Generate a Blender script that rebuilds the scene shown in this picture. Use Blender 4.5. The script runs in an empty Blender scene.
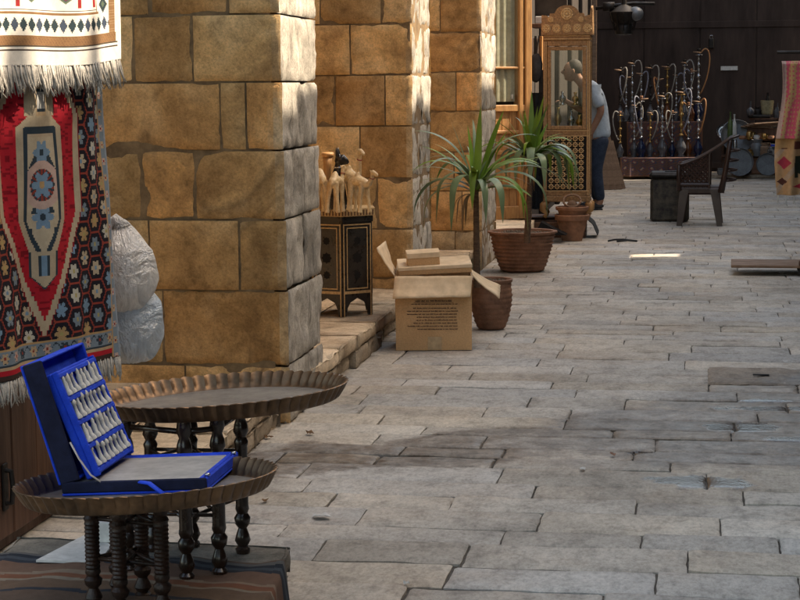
import bpy, math, random
import numpy as np
from mathutils import Vector, Matrix, noise, Euler
random.seed(7)
R = math.radians
PI = math.pi
sc = bpy.context.scene
COL = sc.collection
V = Vector

# ------------------------------------------------------------------ camera
CAM_H = 1.45
F = 1850.0                       # focal length in photograph pixels (800 wide)
YAW, PITCH, ROLL = R(9.2), R(6.63), R(-0.45)
cam = bpy.data.cameras.new('camera')
camo = bpy.data.objects.new('camera', cam); COL.objects.link(camo)
cam.sensor_width = 36; cam.lens = 36 * F / 800; cam.clip_start = 0.1; cam.clip_end = 300
CM = Matrix.Rotation(YAW, 4, 'Z') @ Matrix.Rotation(PI/2 - PITCH, 4, 'X') @ Matrix.Rotation(ROLL, 4, 'Z')
camo.matrix_world = Matrix.Translation((0, 0, CAM_H)) @ CM
sc.camera = camo
cam.dof.use_dof = False

def W(px, py, z=None, x=None, y=None, d=None):
    """point of the world seen at a photo pixel, on a plane z=, x=, y= or at axial depth d="""
    c = V(((px - 400) / F, (300 - py) / F, -1))
    r = CM.to_3x3() @ c
    o = V((0, 0, CAM_H))
    if z is not None: t = (z - o.z) / r.z
    elif x is not None: t = (x - o.x) / r.x
    elif y is not None: t = (y - o.y) / r.y
    else: t = d
    return o + r * t

# ------------------------------------------------------------------ mesh builder
class MB:
    def __init__(s): s.v = []; s.f = []; s.m = []; s.c = []; s.M = Matrix()
    def at(s, M=None): s.M = M if M is not None else Matrix(); return s
    def add(s, vs, fs, mi=0, col=None):
        n = len(s.v)
        s.v += [tuple(s.M @ V(p)) for p in vs]
        for k, f in enumerate(fs):
            s.f.append(tuple(n + i for i in f)); s.m.append(mi)
            s.c.append(col[k] if isinstance(col, list) else col)
    def box(s, x0, x1, y0, y1, z0, z1, mi=0, b=0.0, col=None):
        if b <= 0:
            vs = [(x, y, z) for z in (z0, z1) for y in (y0, y1) for x in (x0, x1)]
            s.add(vs, [(0,2,3,1),(4,5,7,6),(0,1,5,4),(2,6,7,3),(0,4,6,2),(1,3,7,5)], mi, col); return
        b = min(b, (x1-x0)/2.01, (y1-y0)/2.01, (z1-z0)/2.01)
        vs = []; idx = {}
        lo = (x0, y0, z0); hi = (x1, y1, z1)
        for sx in (0,1):
            for sy in (0,1):
                for sz in (0,1):
                    c = [hi[i] if q else lo[i] for i, q in enumerate((sx,sy,sz))]
                    ins = [-b if q else b for q in (sx,sy,sz)]
                    for a in range(3):
                        p = list(c)
                        for k in range(3):
                            if k != a: p[k] += ins[k]
                        idx[(sx,sy,sz,a)] = len(vs); vs.append(tuple(p))
        fs = []
        I = lambda *k: idx[k]
        for a in range(3):
            o = [k for k in range(3) if k != a]
            for q in (0,1):
                def key(p, r):
                    t = [0,0,0]; t[a] = q; t[o[0]] = p; t[o[1]] = r; return tuple(t) + (a,)
                f = [idx[key(0,0)], idx[key(1,0)], idx[key(1,1)], idx[key(0,1)]]
                fs.append(tuple(f))
        for a in range(3):
            o = [k for k in range(3) if k != a]
            for p in (0,1):
                for r in (0,1):
                    def kk(e, fa):
                        t = [0,0,0]; t[a] = e; t[o[0]] = p; t[o[1]] = r; return tuple(t) + (fa,)
                    fs.append((idx[kk(0,o[0])], idx[kk(1,o[0])], idx[kk(1,o[1])], idx[kk(0,o[1])]))
        for sx in (0,1):
            for sy in (0,1):
                for sz in (0,1): fs.append((I(sx,sy,sz,0), I(sx,sy,sz,1), I(sx,sy,sz,2)))
        cx = V(((x0+x1)/2, (y0+y1)/2, (z0+z1)/2)); out = []
        for f in fs:
            ps = [V(vs[i]) for i in f]; n = (ps[1]-ps[0]).cross(ps[2]-ps[0]); m = sum(ps, V()) / len(ps)
            out.append(f if n.dot(m - cx) > 0 else f[::-1])
        s.add(vs, out, mi, col)
    def lathe(s, prof, n=20, mi=0, c=(0,0,0), rfun=None, zfun=None, cap=True):
        vs = []; fs = []
        for j, (r, z) in enumerate(prof):
            for i in range(n):
                a = 2*PI*i/n
                rr = r * (rfun(a, j) if rfun else 1)
                zz = z + (zfun(a, j) if zfun else 0)
                vs.append((c[0]+rr*math.cos(a), c[1]+rr*math.sin(a), c[2]+zz))
        for j in range(len(prof)-1):
            for i in range(n):
                k = (i+1) % n
                fs.append((j*n+i, j*n+k, (j+1)*n+k, (j+1)*n+i))
        if cap:
            if prof[0][0] > 1e-5: fs.append(tuple(range(n))[::-1])
            if prof[-1][0] > 1e-5: fs.append(tuple((len(prof)-1)*n+i for i in range(n)))
        s.add(vs, fs, mi)
    def tube(s, pts, rad, n=8, mi=0, cap=True, flat=None):
        pts = [V(p) for p in pts]
        if not hasattr(rad, '__len__'): rad = [rad]*len(pts)
        vs = []; fs = []; up = None
        for i, p in enumerate(pts):
            d = (pts[min(i+1, len(pts)-1)] - pts[max(i-1, 0)])
            d = d.normalized() if d.length > 1e-9 else V((0,0,1))
            if up is None:
                up = V((0,0,1)) if abs(d.z) < .9 else V((0,1,0))
            a = d.cross(up)
            if a.length < 1e-5: a = d.cross(V((1,0,0)))
            a.normalize(); b = a.cross(d).normalized(); up = b
            fl = flat if flat else 1
            for k in range(n):
                t = 2*PI*k/n
                vs.append(tuple(p + a*rad[i]*math.cos(t) + b*rad[i]*fl*math.sin(t)))
        for i in range(len(pts)-1):
            for k in range(n):
                q = (k+1) % n
                fs.append((i*n+k, (i+1)*n+k, (i+1)*n+q, i*n+q))
        if cap: fs.append(tuple(range(n))); fs.append(tuple((len(pts)-1)*n+k for k in range(n))[::-1])
        s.add(vs, fs, mi)
    def prism(s, poly, z0, z1, mi=0):
        n = len(poly)
        vs = [(x, y, z0) for x, y in poly] + [(x, y, z1) for x, y in poly]
        s.add(vs, [tuple(range(n))[::-1], tuple(range(n, 2*n))] + [(i, (i+1)%n, n+(i+1)%n, n+i) for i in range(n)], mi)
    def quad(s, a, b, c, d, mi=0, col=None): s.add([a,b,c,d], [(0,1,2,3)], mi, col)
    def sheet(s, fn, nu, nv, mi=0, th=0.0, cfn=None):
        vs = []; fs = []; cs = []
        for j in range(nv+1):
            for i in range(nu+1): vs.append(tuple(fn(i/nu, j/nv)))
        for j in range(nv):
            for i in range(nu):
                k = j*(nu+1)+i; fs.append((k, k+1, k+nu+2, k+nu+1))
                cs.append(cfn((i+.5)/nu, (j+.5)/nv) if cfn else None)
        s.add(vs, fs, mi, cs)
    def ball(s, c, r, n=14, m=8, mi=0, fn=None):
        c = V(c); r = (r, r, r) if not hasattr(r, '__len__') else r
        vs = []; fs = []
        for j in range(m+1):
            t = PI*j/m
            for i in range(n):
                a = 2*PI*i/n; d = V((math.sin(t)*math.cos(a), math.sin(t)*math.sin(a), math.cos(t)))
                k = fn(d) if fn else 1
                vs.append((c.x+d.x*r[0]*k, c.y+d.y*r[1]*k, c.z+d.z*r[2]*k))
        for j in range(m):
            for i in range(n):
                q = (i+1) % n; fs.append((j*n+i, (j+1)*n+i, (j+1)*n+q, j*n+q))
        s.add(vs, fs, mi)
    def build(s, name, mats, parent=None, smooth=False, loc=None):
        me = bpy.data.meshes.new(name); me.from_pydata(s.v, [], s.f)
        if not isinstance(mats, (list, tuple)): mats = [mats]
        for m in mats: me.materials.append(m)
        me.polygons.foreach_set('material_index', s.m)
        if smooth is True: me.polygons.foreach_set('use_smooth', [True]*len(s.f))
        if any(c is not None for c in s.c):
            at = me.color_attributes.new('tint', 'FLOAT_COLOR', 'CORNER')
            arr = []
            for f, c in zip(s.f, s.c):
                c = c if c is not None else (1,1,1)
                arr += [c[0], c[1], c[2], 1.0]*len(f)
            at.data.foreach_set('color', arr)
        me.validate(); me.update()
        if isinstance(smooth, float):
            me.polygons.foreach_set('use_smooth', [True]*len(me.polygons))
            me.set_sharp_from_angle(angle=smooth)
        o = bpy.data.objects.new(name, me); COL.objects.link(o)
        if parent: o.parent = parent
        if loc is not None: o.location = loc
        return o

def tag(o, label=None, cat=None, group=None, kind=None):
    if label: o['label'] = label
    if cat: o['category'] = cat
    if group: o['group'] = group
    if kind: o['kind'] = kind
    return o
def thing(name, label, cat, loc=(0,0,0), rz=0, group=None, rot=None):
    o = bpy.data.objects.new(name, None); COL.objects.link(o); o.empty_display_size = .1
    o.location = loc; o.rotation_euler = rot if rot else (0, 0, rz)
    return tag(o, label, cat, group)
def dup(root, loc, rot=None, label=None, scale=None):
    def cp(o, par):
        c = o.copy(); COL.objects.link(c)
        if par: c.parent = par
        for ch in list(o.children): cp(ch, c)
        return c
    r = cp(root, None); r.location = loc
    if rot is not None: r.rotation_euler = rot
    if scale: r.scale = scale
    if label: r['label'] = label
    return r

# ------------------------------------------------------------------ materials
def lin(r, g, b):
    f = lambda c: (c/255/12.92 if c/255 <= .04045 else ((c/255+.055)/1.055)**2.4)
    return (f(r), f(g), f(b))
class NT:
    def __init__(s, name):
        s.mat = bpy.data.materials.new(name); s.mat.use_nodes = True
        s.t = s.mat.node_tree; s.t.nodes.clear()
        s.out = s.n('ShaderNodeOutputMaterial'); s.p = s.n('ShaderNodeBsdfPrincipled')
        s.l(s.p.outputs[0], s.out.inputs[0]); s.tc = s.n('ShaderNodeTexCoord')
    def n(s, t, **k):
        q = s.t.nodes.new(t)
        for a, b in k.items(): setattr(q, a, b)
        return q
    def l(s, a, b): s.t.links.new(a, b)
    def noise(s, scale, det=5, rough=.6, vec=None, dist=0, stretch=None):
        q = s.n('ShaderNodeTexNoise'); q.inputs['Scale'].default_value = scale
        q.inputs['Detail'].default_value = min(det, 4); q.inputs['Roughness'].default_value = rough
        q.inputs['Distortion'].default_value = dist
        v = vec or s.tc.outputs['Object']
        if stretch:
            m = s.n('ShaderNodeMapping'); m.inputs['Scale'].default_value = stretch; s.l(v, m.inputs[0]); v = m.outputs[0]
        s.l(v, q.inputs['Vector']); return q.outputs[0]
    def ramp(s, fac, stops):
        q = s.n('ShaderNodeValToRGB'); e = q.color_ramp.elements
        while len(e) < len(stops): e.new(.5)
        for el, (p, c) in zip(e, stops):
            el.position = p; el.color = (c, c, c, 1) if not hasattr(c, '__len__') else (*c, 1)
        s.l(fac, q.inputs[0]); return q.outputs[0]
    def mix(s, a, b, fac, mode='MIX'):
        q = s.n('ShaderNodeMix', data_type='RGBA', blend_type=mode)
        for sock, v in ((q.inputs[0], fac), (q.inputs[6], a), (q.inputs[7], b)):
            if hasattr(v, 'links') or isinstance(v, bpy.types.NodeSocket): s.l(v, sock)
            elif hasattr(v, '__len__'): sock.default_value = (*v[:3], 1)
            else: sock.default_value = v if sock == q.inputs[0] else (v, v, v, 1)
        return q.outputs[2]
    def math(s, op, a, b=0.0, c=0.0, clamp=False):
        q = s.n('ShaderNodeMath', operation=op); q.use_clamp = clamp
        for sock, v in zip(q.inputs, (a, b, c)):
            if isinstance(v, bpy.types.NodeSocket): s.l(v, sock)
            else: sock.default_value = v
        return q.outputs[0]
    def tint(s):
        q = s.n('ShaderNodeVertexColor', layer_name='tint'); return q.outputs[0]
    def sep(s, v=None):
        q = s.n('ShaderNodeSeparateXYZ'); s.l(v or s.tc.outputs['Object'], q.inputs[0]); return q.outputs
    def bump(s, h, strength=.3, dist=.01):
        q = s.n('ShaderNodeBump'); q.inputs['Strength'].default_value = strength; q.inputs['Distance'].default_value = dist
        s.l(h, q.inputs['Height']); s.l(q.outputs[0], s.p.inputs['Normal'])
    def set(s, **k):
        for a, v in k.items():
            sock = s.p.inputs[{'col':'Base Color','rough':'Roughness','metal':'Metallic','spec':'Specular IOR Level',
                               'sheen':'Sheen Weight','coat':'Coat Weight','trans':'Transmission Weight','alpha':'Alpha',
                               'sub':'Subsurface Weight'}[a]]
            if isinstance(v, bpy.types.NodeSocket): s.l(v, sock)
            elif hasattr(v, '__len__'): sock.default_value = (*v[:3], 1)
            else: sock.default_value = v
        return s.mat

def simple(name, c1, c2=None, rough=.7, metal=0, scale=8, bump=.15, bscale=None, stretch=None, tint=False, bd=.004, spec=.4, **k):
    q = NT(name); c2 = c2 or tuple(x*.6 for x in c1)
    n = q.noise(scale, 7, .65, stretch=stretch)
    col = q.ramp(n, [(.3, c2), (.68, c1)])
    if tint: col = q.mix(col, q.tint(), 1.0, 'MULTIPLY')
    n2 = q.noise(bscale or scale*5, 5, .6, stretch=stretch)
    col = q.mix(col, q.ramp(n2, [(.25, .62), (.7, 1.12)]), .6, 'MULTIPLY')
    if bump: q.bump(n2, bump, bd)
    rr = q.ramp(n, [(.3, min(1, rough+.12)), (.7, max(0.05, rough-.08))])
    return q.set(col=col, rough=rr, metal=metal, spec=spec, **k)

def painted(name, rough=.9, weave=600, bump=.3, sheen=0.0):
    q = NT(name); c = q.tint()
    n = q.noise(40, 6, .7); c = q.mix(c, q.ramp(n, [(.25, .72), (.75, 1.12)]), .7, 'MULTIPLY')
    w = q.noise(weave, 2, .5); c = q.mix(c, q.ramp(w, [(.3, .8), (.7, 1.1)]), .5, 'MULTIPLY')
    n3 = q.noise(5, 3, .5); c = q.mix(c, q.ramp(n3, [(.3, .82), (.7, 1.05)]), .7, 'MULTIPLY')
    q.bump(w, bump, .003)
    return q.set(col=c, rough=rough, spec=.15, sheen=sheen)

# amber sandstone
def stone_mat(name, c1, c2, c3, streak=0.0, stain=.55):
    q = NT(name)
    n1 = q.noise(2.6, 8, .62, dist=.4); n2 = q.noise(16, 8, .75); n3 = q.noise(95, 4, .8)
    col = q.ramp(n1, [(.28, c2), (.5, c1), (.72, c3)])
    col = q.mix(col, q.tint(), 1.0, 'MULTIPLY')
    col = q.mix(col, q.ramp(n2, [(.3, .55), (.48, 1.0), (.68, 1.25)]), .6, 'MULTIPLY')
    col = q.mix(col, q.ramp(n3, [(.34, .5), (.5, 1.0), (.66, 1.35)]), .5, 'MULTIPLY')
    col = q.mix(col, q.ramp(q.noise(5, 4, .7, dist=.8), [(.34, .62), (.5, 1.0), (.66, 1.18)]), .75, 'MULTIPLY')
    st = q.noise(1.7, 7, .7, dist=1.2)
    col = q.mix(col, (.05, .032, .02), q.math('MULTIPLY', q.ramp(st, [(.58, 0.0), (.74, 1.0)]), stain))
    h = q.math('ADD', q.math('MULTIPLY', n2, .6), q.math('MULTIPLY', n3, .5))
    if streak:
        s1 = q.noise(16, 5, .7, stretch=(1, 1.0, .12)); h = q.math('ADD', h, q.math('MULTIPLY', s1, streak))
        col = q.mix(col, q.ramp(s1, [(.36, .45), (.46, 1.05)]), .7, 'MULTIPLY')
    v = q.n('ShaderNodeTexVoronoi'); v.inputs['Scale'].default_value = 38; q.l(q.tc.outputs['Object'], v.inputs['Vector'])
    pit = q.ramp(v.outputs['Distance'], [(.06, 0.0), (.2, 1.0)])
    h = q.math('ADD', h, q.math('MULTIPLY', pit, .25))
    q.bump(h, .55, .010)
    return q.set(col=col, rough=.92, spec=.2)
M = {}
M['amber'] = stone_mat('amber_sandstone', (.60,.355,.14), (.33,.18,.068), (.74,.49,.235), stain=.75)
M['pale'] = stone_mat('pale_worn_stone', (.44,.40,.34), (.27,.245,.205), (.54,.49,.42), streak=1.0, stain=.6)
M['mortar'] = simple('mortar', (.30,.20,.10), (.13,.085,.045), .95, scale=9, bump=.5)
M['drainstone'] = stone_mat('brown_stained_stone', (.17,.13,.10), (.09,.068,.05), (.26,.21,.16), stain=.6)
M['step'] = stone_mat('step_stone', (.60,.48,.34), (.44,.33,.22), (.70,.58,.43), stain=.35)
M['block'] = stone_mat('grey_step_stone', (.16,.15,.13), (.09,.085,.075), (.24,.22,.19), stain=.4)

def paving_mat():
    q = NT('worn_paving_stone')
    n1 = q.noise(1.3, 8, .6, dist=.3); n2 = q.noise(10, 8, .8, stretch=(1,.7,1)); n3 = q.noise(75, 4, .8, stretch=(1,.45,1)); n4 = q.noise(34, 4, .8, stretch=(1,.5,1))
    col = q.ramp(n1, [(.28, (.31,.287,.255)), (.5, (.42,.388,.345)), (.72, (.51,.475,.425))])
    col = q.mix(col, q.tint(), 1.0, 'MULTIPLY')
    col = q.mix(col, q.ramp(n2, [(.34, .6), (.5, 1.0), (.66, 1.14)]), .7, 'MULTIPLY')
    col = q.mix(col, q.ramp(n3, [(.36, .5), (.5, 1.0), (.64, 1.3)]), .4, 'MULTIPLY')
    col = q.mix(col, q.ramp(n4, [(.34, .62), (.5, 1.02), (.66, 1.2)]), .42, 'MULTIPLY')
    # long damp trail across the paving, in world metres
    g = q.n('ShaderNodeNewGeometry'); xyz = q.sep(g.outputs['Position'])
    wob = q.noise(2.2, 6, .65, vec=g.outputs['Position'], dist=.6)
    wob2 = q.math('MULTIPLY', q.math('SUBTRACT', wob, .5), 1.1)
    line = q.math('ADD', q.math('MULTIPLY', xyz[0], -WET[0]), q.math('SUBTRACT', xyz[1], WET[1]))
    dist = q.math('ABSOLUTE', q.math('ADD', line, wob2))
    wd = q.math('ADD', .34, q.math('MULTIPLY', q.math('MAXIMUM', q.math('ADD', xyz[0], .9), 0.0), .70))
    m1 = q.math('SUBTRACT', 1.0, q.math('DIVIDE', dist, wd), clamp=True)
    m1 = q.ramp(m1, [(.0, 0.0), (.28, 1.0)])
    blot = q.ramp(q.noise(.9, 7, .7, vec=g.outputs['Position'], dist=.8), [(.56, 0.0), (.68, .55)])
    rt = q.math('MULTIPLY', q.math('ADD', xyz[0], .1), 1.2, clamp=True)
    m2 = q.math('MULTIPLY', blot, q.math('ADD', .35, rt))
    m = q.math('MAXIMUM', m1, m2)
    m = q.math('MULTIPLY', m, q.ramp(q.noise(9, 6, .7, vec=g.outputs['Position']), [(.3, .3), (.6, 1.0)]), clamp=True)
    col = q.mix(col, q.mix(col, (.34,.285,.24), 1.0, 'MULTIPLY'), m)
    # rusty / dusty tan patches
    dust = q.ramp(q.noise(1.9, 6, .65, vec=g.outputs['Position'], dist=.5), [(.5, 0.0), (.72, .32)])
    col = q.mix(col, q.mix(col, (1.0,.80,.62), 1.0, 'MULTIPLY'), dust)
    # shallow water lying on the stones
    pn = q.noise(7, 4, .65, vec=g.outputs['Position']); pud = None
    for (ppx, ppy, pw, ph) in ((703, 482, .165, .10), (742, 427, .12, .10), (775, 408, .22, .05), (792, 440, .10, .05), (765, 400, .10, .03), (640, 452, .05, .03)):
        c = W(ppx, ppy, z=0)
        dx = q.math('DIVIDE', q.math('SUBTRACT', xyz[0], c.x), pw); dy = q.math('DIVIDE', q.math('SUBTRACT', xyz[1], c.y), ph)
        dd = q.math('SQRT', q.math('ADD', q.math('MULTIPLY', dx, dx), q.math('MULTIPLY', dy, dy)))
        mk = q.math('SUBTRACT', 1.25, q.math('ADD', dd, q.math('MULTIPLY', q.math('SUBTRACT', pn, .5), 2.2)))
        pud = mk if pud is None else q.math('MAXIMUM', pud, mk)
    wetm = q.ramp(pud, [(.0, 0.0), (.30, 1.0)])
    col = q.mix(col, q.mix(col, (.14,.08,.045), 1.0, 'MULTIPLY'), wetm)
    vn = q.n('ShaderNodeTexVoronoi'); vn.inputs['Scale'].default_value = 30; q.l(g.outputs['Position'], vn.inputs['Vector'])
    h = q.math('ADD', q.math('MULTIPLY', n2, .7), q.math('MULTIPLY', n3, .35))
    h = q.math('ADD', h, q.math('MULTIPLY', q.ramp(vn.outputs['Distance'], [(.05, 0.0), (.25, 1.0)]), .12))
    q.bump(h, .7, .008)
    ro = q.math('SUBTRACT', q.ramp(n2, [(.3, .86), (.7, .62)]), q.math('MULTIPLY', m, .3))
    ro = q.math('SUBTRACT', ro, q.math('MULTIPLY', wetm, .8)); ro = q.math('MAXIMUM', ro, .07)
    return q.set(col=col, rough=ro, spec=.35)
_a = W(290, 462, z=0); _b = W(760, 418, z=0)
_k = (_b.y-_a.y)/(_b.x-_a.x); WET = (_k, _a.y - _k*_a.x)
M['paving'] = paving_mat()
M['dirt'] = simple('joint_dirt', (.11,.093,.075), (.045,.037,.03), .95, scale=20, bump=.5)
M['brass'] = simple('tarnished_brass', (.215,.13,.07), (.07,.047,.03), .42, .75, scale=7, bump=.25, bscale=60)
M['brassfloor'] = simple('worn_tray_floor', (.36,.33,.29), (.15,.13,.11), .42, .55, scale=6, bump=.2, bscale=90)
M['darkwood'] = simple('dark_turned_wood', (.035,.018,.011), (.012,.007,.005), .28, scale=14, bump=.2, coat=.4)
M['carvedwood'] = simple('reddish_carved_wood', (.045,.02,.012), (.012,.007,.005), .35, scale=40, bump=.5)
M['panelwood'] = simple('brown_panel_wood', (.135,.062,.032), (.06,.027,.016), .55, scale=5, bump=.25, stretch=(3,3,.35))
M['goldwood'] = simple('honey_wood', (.50,.27,.10), (.30,.15,.055), .5, scale=9, bump=.3, stretch=(4,4,.5))
M['carvegold'] = simple('inlaid_walnut', (.38,.22,.095), (.15,.085,.037), .5, scale=55, bump=.5, bscale=160)
M['inlay'] = simple('bone_inlay', (.66,.46,.23), (.38,.24,.1), .45, scale=90, bump=.3, bscale=220)
M['black'] = simple('black_lacquer', (.02,.02,.019), (.04,.037,.033), .3, scale=20, bump=.2)
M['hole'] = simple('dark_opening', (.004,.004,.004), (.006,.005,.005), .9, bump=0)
M['pearl'] = simple('mother_of_pearl', (.5,.5,.46), (.3,.3,.28), .3, scale=60)
M['camel'] = simple('gilded_olive_wood', (.78,.60,.34), (.5,.33,.16), .4, scale=25, bump=.2)
M['cat'] = simple('black_statue', (.014,.013,.013), (.03,.025,.022), .22, scale=12, bump=.1)
M['card'] = simple('corrugated_card', (.62,.39,.19), (.50,.30,.14), .82, scale=3.5, bump=.12, bscale=120)
M['cardin'] = simple('pale_card', (.78,.61,.41), (.66,.49,.30), .85, scale=4, bump=.1)
M['ink'] = simple('printing_ink', (.06,.035,.03), (.12,.07,.05), .8, bump=0)
M['tape'] = simple('clear_tape', (.5,.36,.2), (.42,.29,.16), .25, bump=0)
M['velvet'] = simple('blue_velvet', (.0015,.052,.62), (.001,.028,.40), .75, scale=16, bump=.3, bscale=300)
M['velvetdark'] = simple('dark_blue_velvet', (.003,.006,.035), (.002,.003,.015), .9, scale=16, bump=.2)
M['marble'] = simple('grey_marble_board', (.47,.45,.42), (.27,.26,.25), .4, scale=9, bump=.2)
M['chess'] = simple('bone_chessmen', (.68,.66,.6), (.4,.39,.36), .5, scale=50, bump=.2)
M['terra'] = simple('brown_coiled_clay', (.31,.155,.09), (.15,.075,.045), .75, scale=10, bump=.5)
M['terra2'] = simple('terracotta', (.33,.165,.09), (.2,.1,.06), .85, scale=8, bump=.3)
M['soil'] = simple('pale_gravel_soil', (.25,.2,.15), (.09,.07,.05), .95, scale=60, bump=.8)
M['leafA'] = simple('bright_leaf', (.19,.30,.03), (.09,.17,.016), .42, scale=6, bump=.15, stretch=(1,1,.3))
M['leafB'] = simple('grey_green_leaf', (.20,.26,.13), (.09,.14,.065), .36, scale=6, bump=.15, stretch=(1,1,.3))
M['leafC'] = simple('dry_brown_leaf', (.30,.19,.08), (.16,.10,.05), .7, scale=6, bump=.2)
M['bark'] = simple('plant_bark', (.17,.10,.055), (.07,.04,.025), .9, scale=25, bump=.8, stretch=(1,1,4))
M['plastic'] = simple('brown_plastic', (.052,.026,.018), (.03,.015,.011), .36, scale=5, bump=.05)
M['gate'] = simple('dark_brown_gate', (.052,.031,.024), (.024,.014,.011), .6, scale=4, bump=.3, stretch=(1,1,.2), spec=.25)
M['silver'] = simple('polished_steel', (.5,.5,.52), (.25,.25,.27), .22, .9, scale=20, bump=.1)
M['iron'] = simple('dark_iron', (.035,.03,.028), (.02,.017,.015), .5, .6, scale=15)
M['pan'] = simple('dull_grey_pan', (.2,.21,.225), (.12,.125,.135), .5, .5, scale=8, bump=.15)
M['white'] = simple('white_paper', (.62,.61,.58), (.45,.44,.42), .8, scale=8, bump=.1)
M['fringe'] = simple('grey_wool_fringe', (.55,.51,.45), (.3,.28,.25), .95, scale=60, bump=.5)
M['skin'] = simple('skin', (.36,.19,.12), (.26,.13,.08), .55, scale=12, bump=.05)
M['hair'] = simple('grey_brown_hair', (.06,.045,.035), (.025,.02,.016), .7, scale=60, bump=.6)
M['shirt'] = simple('pale_blue_shirt', (.50,.57,.64), (.36,.42,.48), .9, scale=6, bump=.3)
M['jeans'] = simple('dark_jeans', (.03,.045,.08), (.015,.022,.04), .9, scale=10, bump=.3)
M['chest'] = simple('mottled_black_chest', (.10,.08,.055), (.008,.008,.01), .6, scale=12, bump=.5)
M['cloth'] = simple('dark_grey_cloth', (.05,.052,.055), (.02,.02,.022), .95, scale=8, bump=.4)
M['plank'] = simple('weathered_plank', (.30,.19,.12), (.15,.09,.055), .75, scale=6, bump=.35, stretch=(1,4,4))
M['leaflitter'] = simple('dry_leaf', (.22,.12,.05), (.1,.05,.02), .8, scale=30)
M['farwall'] = stone_mat('plain_wall_stone', (.36,.24,.13), (.24,.16,.09), (.45,.32,.19))
M['darkwall'] = simple('dark_shop_wall', (.05,.036,.026), (.025,.018,.014), .9, scale=4, bump=.3)
M['rug'] = painted('rug_wool'); M['kilim'] = painted('kilim_wool'); M['print'] = painted('printed_cloth', weave=900)
M['colour'] = painted('painted_surface', rough=.5, weave=100, bump=.05)
M['curtain'] = simple('cream_curtain', (.78,.70,.55), (.55,.48,.35), .9, scale=5, bump=.2)

def glass_mat(name, tintc=(.9,.92,.9), refl=.05, rough=.03):
    q = NT(name); q.t.nodes.remove(q.p)
    t = q.n('ShaderNodeBsdfTransparent'); t.inputs[0].default_value = (*tintc, 1)
    g = q.n('ShaderNodeBsdfGlossy'); g.inputs['Roughness'].default_value = rough
    lw = q.n('ShaderNodeLayerWeight'); lw.inputs[0].default_value = .3
    fac = q.math('ADD', q.math('MULTIPLY', lw.outputs['Fresnel'], .35), q.math('MULTIPLY', q.noise(3, 4), refl), clamp=True)
    m = q.n('ShaderNodeMixShader'); q.l(fac, m.inputs[0]); q.l(t.outputs[0], m.inputs[1]); q.l(g.outputs[0], m.inputs[2])
    q.l(m.outputs[0], q.out.inputs[0]); return q.mat
M['glass'] = glass_mat('window_glass')
def bag_mat(name, c, thr=.35):
    q = NT(name); q.t.nodes.remove(q.p)
    wr = q.noise(6, 4, .6, dist=2.5, stretch=(1,1,.6)); wr2 = q.noise(22, 4, .65, dist=2)
    ridge = q.math('ABSOLUTE', q.math('SUBTRACT', wr, .5)); ridge2 = q.math('ABSOLUTE', q.math('SUBTRACT', wr2, .5))
    cc = q.mix(tuple(x*.78 for x in c), c, q.ramp(ridge, [(.0, 1.0), (.06, .35), (.2, .8)]))
    d = q.n('ShaderNodeBsdfDiffuse'); q.l(cc, d.inputs[0])
    t = q.n('ShaderNodeBsdfTranslucent'); t.inputs[0].default_value = (*c, 1)
    g = q.n('ShaderNodeBsdfGlossy'); g.inputs['Roughness'].default_value = .16; g.inputs[0].default_value = (1,1,1,1)
    tr = q.n('ShaderNodeBsdfTransparent')
    b = q.n('ShaderNodeBump'); b.inputs['Strength'].default_value = 1.0; b.inputs['Distance'].default_value = .035
    q.l(q.math('ADD', q.math('MULTIPLY', ridge, -1.6), q.math('MULTIPLY', ridge2, -.5)), b.inputs['Height'])
    for s_ in (d, t, g): q.l(b.outputs[0], s_.inputs['Normal'])
    def mx(a, bb, f):
        m = q.n('ShaderNodeMixShader')
        if isinstance(f, bpy.types.NodeSocket): q.l(f, m.inputs[0])
        else: m.inputs[0].default_value = f
        q.l(a.outputs[0], m.inputs[1]); q.l(bb.outputs[0], m.inputs[2]); return m
    r = mx(mx(mx(d, t, .35), tr, q.ramp(ridge, [(.0, .0), (.12, thr)])), g, .16)
    q.l(r.outputs[0], q.out.inputs[0]); return q.mat
M['bagwhite'] = bag_mat('white_plastic_film', (.95,.93,.9), .22)
M['bagblue'] = bag_mat('bluish_plastic_film', (.66,.76,.86), .15)
def water_mat():
    q = NT('puddle_water')
    n = q.noise(45, 4, .6); q.bump(n, .35, .006)
    return q.set(col=q.ramp(q.noise(12,4,.6), [(.35,(.05,.025,.012)),(.7,(.12,.08,.05))]), rough=.07, spec=.5)
M['water'] = water_mat()

def ripple_mat():
    q = NT('puddle_edge_ripples'); q.bump(q.noise(70, 4, .7), 1.0, .012)
    return q.set(col=(.05,.04,.035), rough=.08, spec=.9)
M['ripple'] = ripple_mat()
# ------------------------------------------------------------------ world and sun
SUN_EL, SUN_AZ = R(48), R(16)         # azimuth measured from +X towards +Y
w = bpy.data.worlds.new('World'); sc.world = w; w.use_nodes = True
nt = w.node_tree; nt.nodes.clear()
sk = nt.nodes.new('ShaderNodeTexSky'); sk.sky_type = 'NISHITA'; sk.sun_disc = False
sk.sun_elevation = SUN_EL; sk.sun_rotation = PI/2 - SUN_AZ; sk.air_density = 1; sk.dust_density = 2.5
bg = nt.nodes.new('ShaderNodeBackground'); bg.inputs[1].default_value = .52
wo = nt.nodes.new('ShaderNodeOutputWorld'); wm_ = nt.nodes.new('ShaderNodeMix'); wm_.data_type = 'RGBA'; wm_.blend_type = 'MULTIPLY'; wm_.inputs[0].default_value = 1; wm_.inputs[7].default_value = (1.19, 1.035, .79, 1)
nt.links.new(sk.outputs[0], wm_.inputs[6]); nt.links.new(wm_.outputs[2], bg.inputs[0]); nt.links.new(bg.outputs[0], wo.inputs[0])
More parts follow.
